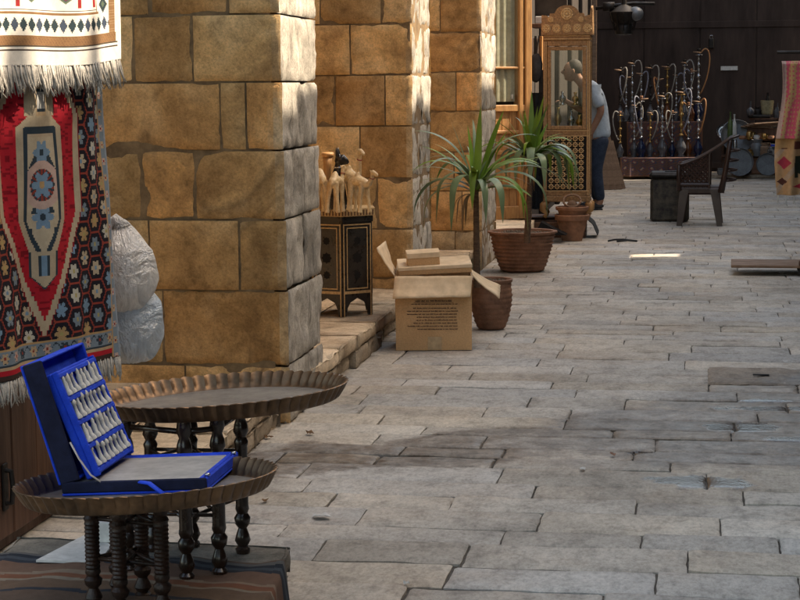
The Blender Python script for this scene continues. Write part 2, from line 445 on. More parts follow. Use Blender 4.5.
sd = V((math.cos(SUN_EL)*math.cos(SUN_AZ), math.cos(SUN_EL)*math.sin(SUN_AZ), math.sin(SUN_EL)))
sun = bpy.data.lights.new('sun', 'SUN'); sun.energy = 11.5; sun.angle = R(.53); sun.color = (1, .84, .64)
suno = bpy.data.objects.new('sun', sun); COL.objects.link(suno); suno.location = sd*20
suno.rotation_euler = sd.to_track_quat('Z', 'Y').to_euler()
sc.render.filter_size = 1.05; sc.cycles.max_bounces = 6; sc.cycles.diffuse_bounces = 3; sc.cycles.glossy_bounces = 3
sc.view_settings.view_transform = 'Standard'; sc.view_settings.look = 'None'; sc.view_settings.exposure = 0

# ------------------------------------------------------------------ setting: ground and paving
mb = MB(); mb.box(-60, 60, -40, 80, -.4, -.03)
tag(mb.build('ground', M['dirt']), kind='structure')

mb = MB(); rnd = random.Random(3)
yy = 3.2; k = 0
while yy < 30.0:
    dpt = rnd.choice([.19, .22, .24, .26, .29]) * (1 if yy < 16 else 1.15)
    xx = -2.3 - rnd.random()*.5
    while xx < 2.9:
        L = rnd.uniform(.38, .88)
        t = rnd.uniform(.80, 1.12); wm = rnd.uniform(-.03, .09)
        col = (t*(1+wm*.8), t, t*(1-wm*1.2))
        g = .002 + rnd.random()*.0025; zt = rnd.uniform(-.003, .0025)
        tx, ty = rnd.uniform(-.002, .002), rnd.uniform(-.003, .003)
        x0, x1, y0, y1 = xx+g, xx+L-g, yy+g, yy+dpt-g
        sk1, sk2 = rnd.uniform(-.006, .006), rnd.uniform(-.006, .006)
        nu = 12 if yy < 10 else 7; nv = 6 if yy < 10 else 4
        us = [0, .018] + [.018 + (1-.036)*i/(nu-1) for i in range(1, nu-1)] + [.982, 1]
        vs_ = [0, .045] + [.045 + .91*i/(nv-1) for i in range(1, nv-1)] + [.955, 1]
        vs = []; fs = []
        NU, NV = len(us), len(vs_)
        for j, b in enumerate(vs_):
            for i, a in enumerate(us):
                px = x0 + (x1-x0)*a; py = y0 + (y1-y0)*b + (sk1 if b < .5 else sk2)*(a-.5)*2
                e = (i in (0, NU-1)) or (j in (0, NV-1))
                p = V((px*5, py*5, k*.37))
                z = zt + tx*(a-.5)*2 + ty*(b-.5)*2 + .0045*noise.noise(p) + .002*noise.noise(p*4)
                if e:
                    z -= .005 + .006*max(0, noise.noise(p*3)); 
                    q = .004*noise.noise(p*5)
                    px += q; py += q
                vs.append((px, py, z))
        for j in range(NV-1):
            for i in range(NU-1):
                q = j*NU+i; fs.append((q, q+1, q+NU+1, q+NU))
        # skirt down the joint
        per = [(i, 0) for i in range(NU)] + [(NU-1, j) for j in range(1, NV)] + [(i, NV-1) for i in range(NU-2, -1, -1)] + [(0, j) for j in range(NV-2, 0, -1)]
        base = len(vs)
        for (i, j) in per:
            p = vs[j*NU+i]; vs.append((p[0], p[1], -.05))
        n_ = len(per)
        for i in range(n_):
            a = per[i][1]*NU+per[i][0]; b = per[(i+1) % n_]; b = b[1]*NU+b[0]
            fs.append((b, a, base+i, base+(i+1) % n_))
        mb.add(vs, fs, 0, [col]*len(fs)); k += 1
        xx += L
    yy += dpt
tag(mb.build('paving', M['paving'], smooth=R(50)), kind='structure')
mb = MB(); mb.box(-2.9, 3.0, 3.0, 30.2, -.05, -.0115)
tag(mb.build('paving_bed', M['dirt']), kind='structure')

# ------------------------------------------------------------------ ashlar piers
def patch(mb, o, u, v, n, seed, mi, col, rough=.007, rnd_=.009, step=.036, chip=0.0, fade=None):
    """rough stone face: o corner, u,v edge vectors, n outward normal"""
    lu, lv = u.length, v.length
    def ts(L):
        k = max(3, int(L/step)); e = .012/L
        return [0, e] + [e + (1-2*e)*i/k for i in range(1, k)] + [1-e, 1]
    us, vs2 = ts(lu), ts(lv); NU = len(us); vs = []; fs = []
    for b in vs2:
        for a in us:
            p = o + u*a + v*b
            de = min(a*lu, (1-a)*lu, b*lv, (1-b)*lv)
            q = p*7 + V((seed, 0, 0))
            d = rough*noise.noise(q) + rough*.6*noise.noise(q*3.1)
            if de < .022:
                d -= rnd_*(1-de/.022)**2 * (1 + .9*noise.noise(p*16))
            k9 = noise.noise(p*5.3+V((seed,1,1)))
            if de < .07 and k9 > .18: d -= (k9-.18)*.035*(1-de/.07)
            if chip:
                c = noise.noise(p*9 + V((seed*1.3, 4, 2))); d -= chip*max(0, c)*min(1, de/.03)
            vs.append(tuple(p + n*d))
    cs = []
    for j in range(len(vs2)-1):
        for i in range(NU-1):
            q = j*NU+i; fs.append((q, q+1, q+NU+1, q+NU)); c = col
            if fade:
                p = V(vs[q]); k = 1-(1-us[i+1])*lu/.035 + .9*noise.noise(p*14)
                k = max(0, min(1, k)) if (1-us[i+1])*lu < .06 else 0
                c = tuple(a*(1-k)+b*k for a, b in zip(col, fade))
            cs.append(c)
    mb.add(vs, fs, mi, cs)

def pier(name, label, x0, x1, y0, y1, z0, courses, front, sidej=None, seed=1, greybase=0, mats=None, batter=0.0):
    """front: joints (X positions) per course; the right face (+X) is pale and worn"""
    m = MB(); r = random.Random(seed)
    m.box(x0+.01, x1-.0105, y0+.0125, y1-.016, z0, courses[-1], 2)
    for i in range(len(courses)-1):
        a, b = courses[i], courses[i+1]; g = .004
        js = [x0] + sorted(front[i] if i < len(front) else [x0+(x1-x0)*q for q in sorted((r.uniform(.15,.35), r.uniform(.45,.6), r.uniform(.72,.85)))]) + [x1]
        bx = batter*(courses[-1]-a)
        for p, q in zip(js[:-1], js[1:]):
            if q - p < .03: continue
            t = r.uniform(.66, 1.2); wv = r.uniform(-.13, .15); col = (t, t*(1-wv*.5), t*(1-wv))
            if i < greybase: col = (t*.95, t*1.2, t*1.7)
            last = q == x1
            off = r.uniform(-.006, .006)
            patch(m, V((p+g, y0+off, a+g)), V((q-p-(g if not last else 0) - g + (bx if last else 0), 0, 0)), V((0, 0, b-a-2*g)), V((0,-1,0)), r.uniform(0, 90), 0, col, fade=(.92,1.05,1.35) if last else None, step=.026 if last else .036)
        # right face: one or two stones
        sj = [y0] + (sidej[i] if sidej and i < len(sidej) else ([y0 + (y1-y0)*r.uniform(.4,.65)] if r.random() < .5 else [])) + [y1]
        for p, q in zip(sj[:-1], sj[1:]):
            t = r.uniform(.8, 1.15); col = (t, t, t)
            p_ = p + (g if p > y0 else .011)
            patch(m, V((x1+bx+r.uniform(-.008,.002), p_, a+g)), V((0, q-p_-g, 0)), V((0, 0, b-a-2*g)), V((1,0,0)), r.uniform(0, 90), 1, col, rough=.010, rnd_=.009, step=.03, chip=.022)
        # left return and back faces
        patch(m, V((x1, y1, a+g)), V((-(x1-x0), 0, 0)), V((0, 0, b-a-2*g)), V((0,1,0)), r.uniform(0,90), 0, (1,1,1), step=.1)
    o = m.build(name, [M['amber'], M['pale'], M['mortar']], smooth=R(45))
    return tag(o, label, 'pier')

XF = -1.78
y1n = W(275, 230, x=XF).y; y1f = W(312, 215, x=XF).y
Zat = lambda py, px, yv: W(px, py, y=yv).z
def Xs(pxs, yv, py): return [W(p, py, y=yv).x for p in pxs]
c1 = [0.0] + [Zat(p, 240, y1n) for p in (366, 291, 220, 150.5, 82, 14)]
for i in range(9): c1.append(c1[-1] + .29)
f1 = [Xs((185,), y1n, 380), Xs((163,), y1n, 330), Xs((149, 239), y1n, 250), Xs((141, 195), y1n, 190),
      Xs((220, 246), y1n, 120), Xs((133, 192), y1n, 50), Xs((148, 228), y1n, 5)]
for l in f1: l.insert(0, -3.0)
pier('stone_pier', 'nearest amber stone pier behind the rugs and the tray tables', -3.7, XF, y1n, y1f, 0, c1, f1, seed=5, batter=.012)
y2n = W(412, 120, x=XF).y; y2f = W(431, 120, x=XF).y
c2 = [0.0, .29] ; zz = [Zat(p, 380, y2n) for p in (229, 178, 126, 75, 24)]
c2 = [0.0, max(.2, zz[0]-.31)] + zz
for i in range(8): c2.append(c2[-1] + .31)
f2 = [[], Xs((372,), y2n, 260), Xs((350, 377), y2n, 200), Xs((360,), y2n, 150), Xs((335, 385), y2n, 100), Xs((350,), y2n, 50), Xs((320, 381), y2n, 10)]
for l in f2: l.insert(0, -2.8)
pier('stone_pier', 'middle amber stone pier behind the six-sided table and open carton', -3.7, XF, y2n, y2f, 0, c2, f2, seed=11)
b3 = W(482, 271, z=0)
X3 = b3.x; y3n = b3.y; y3f = W(496, 120, x=X3).y
zz = [Zat(p, 460, y3n) for p in (231, 191, 152, 111, 72, 32)]
c3 = [0.0] + zz
for i in range(8): c3.append(c3[-1] + .32)
f3 = [Xs((455,), y3n, 250), Xs((462,), y3n, 210), Xs((454,), y3n, 170), Xs((400,), y3n, 130), Xs((456,), y3n, 90), Xs((400,), y3n, 50), Xs((440,), y3n, 10)]
for l in f3: l.insert(0, -2.7)
pier('stone_pier', 'farthest amber stone pier with grey base, behind the potted plants', -3.7, X3, y3n, y3f, 0, c3, f3, seed=23, greybase=1)
# wall above the openings (out of the picture, shades the bays) and back wall of the bays
mb = MB(); mb.box(-3.7, -2.25, y1n-3.2, y3f+1.0, max(c1[-1], c2[-1], c3[-1])+.003, 5.4)
tag(mb.build('upper_wall', M['farwall']), 'plain stone wall carried above the piers', 'wall')
mb = MB(); mb.box(-4.0, -3.705, y1n-3.2, y3f+1.0, 0, 5.4)
tag(mb.build('back_wall', M['farwall']), 'stone wall closing the bays between the piers', 'wall')

# raised stone step between pier 1 and pier 3
def stone_box(m, x0, x1, y0, y1, z0, z1, seed, col=(1,1,1), mi=0, rough=.006, chip=.012):
    st = .05
    patch(m, V((x0,y0,z1)), V((x1-x0,0,0)), V((0,y1-y0,0)), V((0,0,1)), seed, mi, col, rough*.6, .01, st, chip*.4)
    patch(m, V((x0,y0,z0)), V((x1-x0,0,0)), V((0,0,z1-z0)), V((0,-1,0)), seed+1, mi, col, rough, .01, st, chip)
    patch(m, V((x1,y0,z0)), V((0,y1-y0,0)), V((0,0,z1-z0)), V((1,0,0)), seed+2, mi, col, rough, .01, st, chip)
    patch(m, V((x1,y1,z0)), V((x0-x1,0,0)), V((0,0,z1-z0)), V((0,1,0)), seed+3, mi, col, rough, .01, st*2)
    patch(m, V((x0,y1,z0)), V((0,y0-y1,0)), V((0,0,z1-z0)), V((-1,0,0)), seed+4, mi, col, rough, .01, st*2)
    m.box(x0+.02, x1-.02, y0+.02, y1-.02, z0, z1-.02, mi)
mb = MB(); r = random.Random(9)
XK = -1.735; yk = y1n - 1.7
while yk < y3n - .25:
    L = r.uniform(.45, .85); t = r.uniform(.8, 1.1)
    stone_box(mb, XK-.38+r.uniform(-.02,.02), XK+r.uniform(-.012,.012), yk+.004, min(yk+L, y3n)-.004, .095, .172+r.uniform(-.004,.004), r.uniform(0,50), (t,t*.98,t*.95))
    yk += L
yk = y1n - 1.7
while yk < y3n - .2:
    L = r.uniform(.25, .55); t = r.uniform(.55, .95)
    stone_box(mb, XK-.5, XK-.012+r.uniform(-.03,.02), yk+.008, min(yk+L, y3n)-.008, 0, .088, r.uniform(0,50), (t*.85,t*.86,t*.88), rough=.012, chip=.03)
    yk += L
yk = y1n - 1.7
for i in range(18):
    xx = XK-.385
    while xx > -3.7:
        L = r.uniform(.4,.7); t = r.uniform(.85, 1.1)
        patch(mb, V((max(xx-L,-3.7)+.004, yk+.004, .17)), V((min(L, xx+3.7)-.008,0,0)), V((0,.46-.008,0)), V((0,0,1)), r.uniform(0,50), 0, (t,t*.97,t*.93), .003, .006, .08)
        xx -= L
    yk += .46
    if yk > y3n-.3: break
mb.box(-3.7, XK-.41, y1n-1.7, y3n-.01, 0, .16)
tag(mb.build('stone_kerb', M['step'], smooth=R(45)), kind='structure')

# doorstep slab beyond the far pier
ds = W(514, 238, z=.2)
mb = MB(); stone_box(mb, -3.0, ds.x, y3f+.02, y3f+1.6, 0, .21, 3.1, (1.1,1.1,1.1))
tag(mb.build('door_step', M['step'], smooth=R(45)), kind='structure')

# building on the right (outside the picture): its roofline throws the shade on the street
XR = 2.5
streak = W(648, 255.3, z=0)
hy = streak.y + (XR-streak.x)*sd.y/sd.x; hz = (XR-streak.x)*sd.z/sd.x
mb = MB()
Htop = 1.31 + (XR-XF)*sd.z/sd.x
hw, hh = .16, .30  # opening added in the unseen wall so a sun streak reaches the paving
def wallbox(y0, y1, z0, z1): mb.box(XR, XR+.12, y0, y1, z0, z1)
wallbox(-8, hy-hw, 0, Htop); wallbox(hy+hw, 16.75, 0, Htop); wallbox(16.751, 29, 0, Htop-.30)
wallbox(hy-hw, hy+hw, 0, hz-hh); wallbox(hy-hw, hy+hw, hz+hh, Htop)
# unseen pieces added on the wall top to break up its shadow edge
r = random.Random(4); q = -8
DY = (XR-XF)*sd.y/sd.x
def shade_at(y0, y1, up):      # added wall-top piece whose shadow edge falls between y0..y1 on the pier line
    mb.box(XR+.02, XR+.1, y0+DY, y1+DY, Htop, Htop+up)
shade_at(y1n+.36, y1f+.5, .12)
shade_at(y1n-3.2, y1n-.7, .26); mb.M = Matrix.Translation((0,0,.26))
shade_at(y1n-2.42, y1n-2.34, .30); shade_at(y1n-2.12, y1n-2.07, .22); shade_at(y1n-2.34,y1n-2.2,.06); shade_at(y1n-1.95,y1n-1.8,.05); mb.M = Matrix(); shade_at(y2n+.2, y2n+.5, .1)
tag(mb.build('right_hand_building', M['farwall']), 'tall plain building along the right of the street', 'building')

# ------------------------------------------------------------------ dark gate across the end of the street
gl = W(597, 178, z=0); YG = 29.6
mb = MB()
xg0 = -1.75
mb.box(xg0, 4.2, YG, YG+.1, 0, 5.1)
x = xg0
while x < 4.0:
    mb.box(x+.01, x+.86, YG-.018, YG+.001, .12, 4.9, b=.006); x += .87
gate = mb.build('street_gate', M['gate']); tag(gate, 'tall dark brown boarded gate closing the end of the street', 'gate')
m2 = MB(); 
for (pz, hgt) in ((.11, .09), (2.3, .1)): m2.box(xg0, 4.2, YG-.035, YG-.019, pz, pz+hgt, b=.004)
m2.build('cross_rail', M['gate'], gate)
m2 = MB(); sgn = W(728.5, 68.5, y=YG-.03); m2.box(sgn.x-.12, sgn.x+.14, YG-.045, YG-.036, sgn.z-.03, sgn.z+.035, b=.003)
o = m2.build('nameplate', M['white']); tag(o, 'small white plate fixed on the dark gate', 'sign')
pl = W(711, 42, y=YG-.03); m2 = MB(); m2.box(pl.x-.035, pl.x+.045, YG-.09, YG-.036, pl.z-.1, pl.z+.06, b=.012)
o = m2.build('padlock', M['iron']); m2 = MB(); m2.tube([(pl.x-.02, YG-.07, pl.z+.055), (pl.x-.015, YG-.07, pl.z+.1), (pl.x+.02, YG-.07, pl.z+.1), (pl.x+.028, YG-.07, pl.z+.055)], .008)
m2.build('shackle', M['silver'], o); tag(o, 'small iron lock box hanging on the dark gate', 'lock')
mb = MB(); stone_box(mb, -1.75, 4.2, YG-1.0, YG-.04, 0, .06, 8, (.75,.75,.8))
tag(mb.build('gate_step', M['step'], smooth=R(45)), kind='structure')

# left side shop wall between shopfront and gate
mb = MB(); mb.box(-2.4, -1.72, y3f+2.0, YG-.01, 0, 5.0)
for i in range(6):
    yv = y3f+2.6+i*2.2; mb.box(-1.72, -1.66, yv, yv+.14, 0, 4.2, b=.01)
tag(mb.build('shop_wall', M['darkwall']), 'dark shop wall running along the left to the gate', 'wall')
pb = W(594.5, 95, y=YG-.2)
mb = MB(); mb.box(pb.x-.045, pb.x+.03, YG-.2, YG-.1, 0.06, 4.5, b=.01)
tag(mb.build('wooden_post', M['plank']), 'narrow brown wooden post at the left edge of the dark gate', 'post')
# ------------------------------------------------------------------ hanging rugs on the cupboard at the left
XP = -2.13
pa = W(0, 565, x=XP)
mb = MB(); py0 = pa.y - .35; py1 = W(86, 500, x=XP).y
def plankpanel(m, X, y0, y1, z0, z1, n):
    d = (y1-y0)/n
    for i in range(n): m.box(X-.03, X+random.uniform(-.002,.002), y0+i*d+.002, y0+(i+1)*d-.002, z0, z1, b=.004)
cup = thing('wooden_cupboard', 'tall brown wooden cupboard standing behind the hanging rugs', 'cupboard')
mb.box(XP-.45, XP-.032, py0, py1, 0, 2.1, b=.006)
mb.build('carcass', M['panelwood'], cup)
mb = MB(); plankpanel(mb, XP, py0+.05, py1-.04, .05, 2.05, 5); dr = mb.build('door', M['panelwood'], cup)
h = W(10, 487, x=XP+.02); mb = MB()
mb.tube([(XP-.005, h.y, h.z+.055), (XP+.025, h.y, h.z+.05), (XP+.03, h.y, h.z), (XP+.025, h.y, h.z-.05), (XP-.005, h.y, h.z-.055)], .009)
mb.box(XP, XP+.008, h.y-.02, h.y+.02, h.z-.075, h.z+.075, b=.003); mb.build('handle', M['iron'], dr)

RDIR = V((math.sin(R(18.8)), math.cos(R(18.8)), 0)); RN = V((RDIR.y, -RDIR.x, 0))
Pr = W(110.5, 200, d=5.93); Pr.z = 0
def cellhash(i, j): return (math.sin(i*12.9898+j*78.233)*43758.5453) % 1.0
CREAM=(.42,.345,.24); NAVY=(.014,.012,.018); REDL=(.24,.045,.03); RED=(.38,.014,.026); REDD=(.20,.007,.015)
LB=(.17,.215,.26); SKY=(.16,.25,.35); GOLD=(.38,.25,.12); TAN=(.42,.31,.19); PINK=(.46,.33,.28); DK=(.03,.045,.06)
def flower(dx, dz, r, c, cc):
    rr = math.hypot(dx, dz)
    if rr > r: return None
    if rr < r*.27: return cc
    a = math.atan2(dz, dx); pet = abs(math.cos(a*3))
    if rr < r*(.55+.45*pet): return c
    return None
RW = .715                                   # rug width
def rugcol(u, z):
    a = (u-.5)*2*68.0                      # photo-like units across
    y = 85 + (1.45 - z)*325                # and down
    ax = abs(a)
    # outer borders
    if ax > 61.5:
        if ax > 66.5: return (.24,.28,.33)
        zz = (y % 17)-8.5; f = flower((ax-64)*1.9, zz, 4.2, PINK if int(y/17) % 2 else TAN, REDD)
        return f or LB
    if ax > 60: return GOLD
    if y > 336:
        if y > 366: return (.3,.27,.22)
        if y > 361: return (.05,.03,.025)
        if y > 356: return RED
        if y > 353: return TAN
        if y > 351: return DK
        if y < 338: return GOLD
        i = int((a+80)/11); f = flower(((a+80) % 11-5.5)*1.9, y-344.5, 6, (TAN, PINK, DK)[i % 3], REDL)
        if f: return f
        if abs(((y-344.5) - 5*math.sin(a*.57))) < .8: return DK
        return LB
    # field outline (stepped)
    ys = math.floor(y/5.0)*5.0
    if ys < 108: hw = 29 - (108-ys)*.42
    elif ys < 207: hw = 29
    else: hw = 29 - (ys-205)*.265
    if hw > 0 and ax < hw or y < 60 and ax < 30:
        # medallion
        if y < 112:
            mw = 12 if y > 80 else 9
            if ax < mw:
                if ax < 4 and 86 < y < 108: return (DK if abs(y-97) > 8 else (.5,.5,.48))
                return CREAM if ax > 4.5 else TAN
        elif y < 246:
            mw = 17 - max(0, (124-y)*.6) - max(0, (y-214)*.27)
            if ax < mw:
                if ax > mw-4.2 or y < 123: return CREAM
                if ax > mw-6.4: return DK
                if y < 133: return DK if y < 130 else CREAM
                d = math.hypot(a*1.9, y-180)
                if d < 24:
                    f = flower(a*1.9, y-180, 14, SKY, GOLD)
                    if f: return f
                    if d < 16: return REDL if int(math.atan2(y-180, a*1.9)*6) % 2 else DK
                    return PINK
                for cy in (148, 212):
                    f = flower(a*1.9, y-cy, 13, SKY, DK)
                    if f: return f
                if abs(abs(a*1.5)-9 - 4*math.sin(y*.12)) < 3 and (150 < y < 166 or 196 < y < 208 or y > 222): return DK
                return (.45,.38,.27)
        elif y < 284:
            mw = 8.5 if y < 270 else 8.5-(y-270)*.6
            if ax < mw:
                if ax < 3.2 and 250 < y < 270: return DK if ax > 1.4 else SKY
                return CREAM if ax < mw-1 else DK
        return RED if cellhash(int(a/3), int(y/2)) > .2 else REDD
    if hw > -4 and ax < hw+5.5: return CREAM if ax < hw+4.6 else REDD
    # hex lattice
    sx, sy = 11.6, 24.5
    best = None
    gx = a/sx; 
    d1 = []
    for i in range(int(math.floor(gx))-1, int(math.floor(gx))+3):
        offy = 0 if i % 2 == 0 else sy/2
        j = round((y-offy)/sy)
        for jj in (j-1, j, j+1):
            dx = (a-i*sx)*1.95; dz = y-(jj*sy+offy)
            d1.append((math.hypot(dx, dz), dx, dz, i, jj))
    d1.sort(); A, B = d1[0], d1[1]
    if B[0]-A[0] < 1.9: return REDL
    h_ = cellhash(A[3]*1.7, A[4]*2.3)
    c = (SKY, CREAM, (.42,.40,.34), GOLD, LB)[int(h_*5) % 5]
    f = flower(A[1], A[2], 8.3, c, (.35,.3,.12) if h_ > .5 else SKY)
    return f or NAVY
def rugpoint(u, z, off=0):
    q = (u-1)*RW
    wv = .017*math.sin(u*9+z*1.5) + .009*math.sin(u*17+z*4+1) + .004*math.sin(u*31-z*9)
    sk = .025*max(0, 1.3-z)                 # the free corner swings out a little
    return Pr + RDIR*(q + sk) + RN*(off+wv) + V((0,0,z))
rug = thing('hanging_rug', 'dark red medallion rug with hexagon flower border, hung lower', 'rug')
zb = .585; zt = 1.62
mb = MB(); nu, nv = 170, 330
mb.sheet(lambda u, v: rugpoint(u, zt+(zb-zt)*v), nu, nv, cfn=lambda u, v: rugcol(u, zt+(zb-zt)*v))
o = mb.build('pile', M['rug'], rug, smooth=True); md = o.modifiers.new('t', 'SOLIDIFY'); md.thickness = .008; md.offset = -1
def fringe(parent, ztop, off, length, fn, n=150, seed=1, lean=.0):
    m = MB(); r = random.Random(seed)
    for i in range(n):
        u = (i+r.random())/n; p = fn(u)
        L = length*r.uniform(.75, 1.15); cl = math.sin(u*n*.45)*.008
        a = p + RN*r.uniform(-.003, .006)
        pts = [a, a+RDIR*(cl*.4)+V((0,0,-L*.35))+RN*.005, a+RDIR*(cl+r.uniform(-.006,.006)+lean)+V((0,0,-L*.75))+RN*r.uniform(0,.012), a+RDIR*(cl*1.2+r.uniform(-.012,.012)+lean*1.5)+V((0,0,-L))+RN*r.uniform(-.004,.016)]
        m.tube(pts, [.0030,.0034,.003,.0012], n=5)
    return m.build('fringe', M['fringe'], parent, smooth=True)
fringe(rug, zb, 0, .075, lambda u: rugpoint(u, zb+.004), n=190, seed=3)

# white kilim on top
KW=(.80,.76,.68); KB=(.27,.15,.07); KD=(.035,.055,.065); KG=(.12,.16,.11); KR=(.33,.03,.03)
def kzb(u): return 1.50 + .034*u + .006*math.sin(u*7)
def kilcol(u, h):                            # h = height above the lower edge in metres
    a = (u-.5)*2*68.0; y = h*325; ax = abs(a)
    if ax > 65: return KW
    if y < 14: return KW
    if 14 <= y < 15.2 and True: return (.08,.06,.05)
    if y < 18: return KW
    if 18 <= y < 19.2: return (.09,.07,.05)
    if ax > 63.5: return KW
    if y < 29 and ax < 63: return KB if (int(a*2)+int(y)) % 5 else (.2,.11,.06)
    if 57 < ax < 62.5: return KB if int(y*1.5) % 4 else (.36,.24,.13)
    if y < 31: return KW
    if 31 <= y < 47 and ax < 57:
        t = ((a+90) % 6.6)-3.3; d = abs(t)/3.3 + abs(y-39)/8
        return (KD if int((a+90)/6.6) % 3 else (.06,.08,.12)) if d < .93 else KW
    if 46.5 < ax < 56 and y > 31:
        t = ((y-39) % 19)-9.5; t = 9.5-abs(t) if False else ((y-39+9.5) % 19)-9.5
        d = abs(ax-51)/4.6+abs(t)/9
        if d < .4: return KG
        return (KD if d < .93 else KW)
    if 49 < y < 51.3 and ax < 46: return KB
    if 52.5 < y < 53.5 and ax < 44: return (.1,.07,.05)
    if 43 < ax < 44.3 and y > 49: return KB
    if y > 56 and ax < 43:
        # stepped lozenges and small motifs
        t = abs(a)
        d = t/24 + abs(y-118)/62
        if d < .28: return KR
        if d < .45: return (.45,.3,.15)
        if d < .62: return KG if int(y/3) % 2 else (.3,.2,.1)
        if d < .72: return (.32,.2,.11)
        for cx in (-14, 14):
            e = abs(a-cx)/6+abs(y-66)/6
            if e < .4: return KR
            if e < 1: return KG if e > .7 else (.1,.07,.1)
        for cx in (-33, 33):
            e = abs(a-cx)/9+abs(y-92)/22
            if e < .5: return (.5,.4,.27)
            if e < .9: return (.4,.27,.15)
            if abs(abs(a-cx)-8) < 1.5 and y < 74+abs(a-cx): return KR
        if 84 < y < 87 or 90 < y < 91.5: return (.1,.09,.1) if t > 18 else KW
        e = abs(t-20)/4+abs(y-92)/9
        if e < .9: return (.45,.33,.16) if e > .45 else (.16,.07,.04)
    return KW
kil = thing('hanging_rug', 'cream flatwoven rug with a row of dark diamonds, hung on top', 'rug')
def kp(u, h):
    q = (u-1)*(RW+.01)
    wv = .010*math.sin(u*8+2+h*2) + .005*math.sin(u*19+h*6)
    return Pr + RDIR*(q+.012) + RN*(.046+wv) + V((0,0,kzb(u)+h))
mb = MB(); mb.sheet(lambda u, v: kp(u, .55*(1-v)), 170, 230, cfn=lambda u, v: kilcol(u, .55*(1-v)))
o = mb.build('weave', M['kilim'], kil, smooth=True); md = o.modifiers.new('t', 'SOLIDIFY'); md.thickness = .006; md.offset = -1
fringe(kil, 0, .035, .085, lambda u: kp(u, .004), n=200, seed=8, lean=.008)
# rail the rugs hang from
mb = MB(); a = Pr + RDIR*(-RW-.2) + V((0,0,2.06)); b = Pr + RDIR*.1 + V((0,0,2.06)); mb.tube([a+RN*.02, b+RN*.02], .018, n=12)
tag(mb.build('hanging_rail', M['iron']), 'iron rail above the picture that the rugs hang from', 'rail')
# ------------------------------------------------------------------ plastic bags hanging by the rug
def crumple(seed, amp=.16):
    def f(d):
        p = d*1.7 + V((seed, seed*.7, 0))
        a = math.atan2(d.y, d.x); q = V((math.cos(a)*2.2, math.sin(a)*2.2, d.z*1.1+seed))
        rg = lambda w: 1-2*abs(noise.noise(w))
        return 1 + amp*.8*noise.noise(p*.8) + amp*.26*rg(q*.9) + amp*.06*rg(p*2.0+q)
    return f
def bag(px, py, w, h, mat, label, seed, d=6.45, neck=None):
    mat = mat
    c = W(px, py, d=d); m = MB()
    m.ball((0,0,0), (w, w*.8, h), 110, 90, fn=crumple(seed))
    n_ = len(m.v)
    for i, p in enumerate(m.v):
        p = V(p); t = (p.z/h)
        if t > .35: k = 1 - .55*(t-.35)/.65; p.x *= k; p.y *= k
        if t < 0: p.x *= 1+.12*(-t)
        m.v[i] = tuple(p)
    if neck:
        pts = [V((0,0,h*.8)), V((-.01,0,h*1.0)), V(neck)*.6+V((0,0,h*.6)), V(neck)+V((0,0,h*.2))]
        m.tube(pts, [.045,.018,.012,.01], n=10)
    o = m.build('plastic_bag', mat, smooth=True, loc=c)
    return tag(o, label, 'bag')
bag(120, 266, .128, .165, M['bagwhite'], 'crumpled white plastic bag hanging beside the rug, upper one', 2.2, 6.42, (-.10, .0, .06))
bag(129, 318, .118, .165, M['bagblue'], 'bluish see-through plastic bag bulging below the white bag', 5.9, 6.5)

# ------------------------------------------------------------------ stone block with a striped mat
PZ = .15
A = W(291, 546, z=PZ); B = W(266.5, 597, z=PZ); B = A + (B-A)*2.3
C = W(18, 536, z=PZ); D = C + (B-A)*1.0
blk = thing('stone_block', 'low grey slab plinth of two layers under the tray tables', 'plinth')
def slabprism(z0, z1, ins, seed):
    m = MB(); P = [A, B, D, C]; cen = (A+B+C+D)/4
    P = [p + (cen-p).normalized()*ins for p in P]
    for i in range(4):
        a, b = P[i], P[(i+1) % 4]
        a = V((a.x, a.y, z0)); b = V((b.x, b.y, z0)); nrm = (b-a).cross(V((0,0,1))).normalized()
        mid = (a+b)/2
        if nrm.dot(mid-V((cen.x, cen.y, z0))) < 0: a, b = b, a; nrm = -nrm
        patch(m, a, b-a, V((0,0,z1-z0)), nrm, seed+i, 0, (1,1,1), .008, .012, .03, .02)
    # top
    n = 30; vs = []; fs = []
    for j in range(n+1):
        for i in range(n+1):
            u, v = i/n, j/n; p = (P[3]*(1-u)+P[0]*u)*(1-v) + (P[2]*(1-u)+P[1]*u)*v
            e = min(u,1-u,v,1-v)
            vs.append((p.x, p.y, z1 + .003*noise.noise(p*9) - (.006 if e == 0 else 0)))
    for j in range(n):
        for i in range(n): q = j*(n+1)+i; fs.append((q, q+n+1, q+n+2, q+1))
    m.add(vs, fs, 0, [(1,1,1)]*len(fs)); return m
slabprism(.078, PZ, 0, 2).build('top_slab', M['block'], blk, smooth=R(45))
slabprism(0, .072, .012, 7).build('lower_slab', M['block'], blk, smooth=R(45))
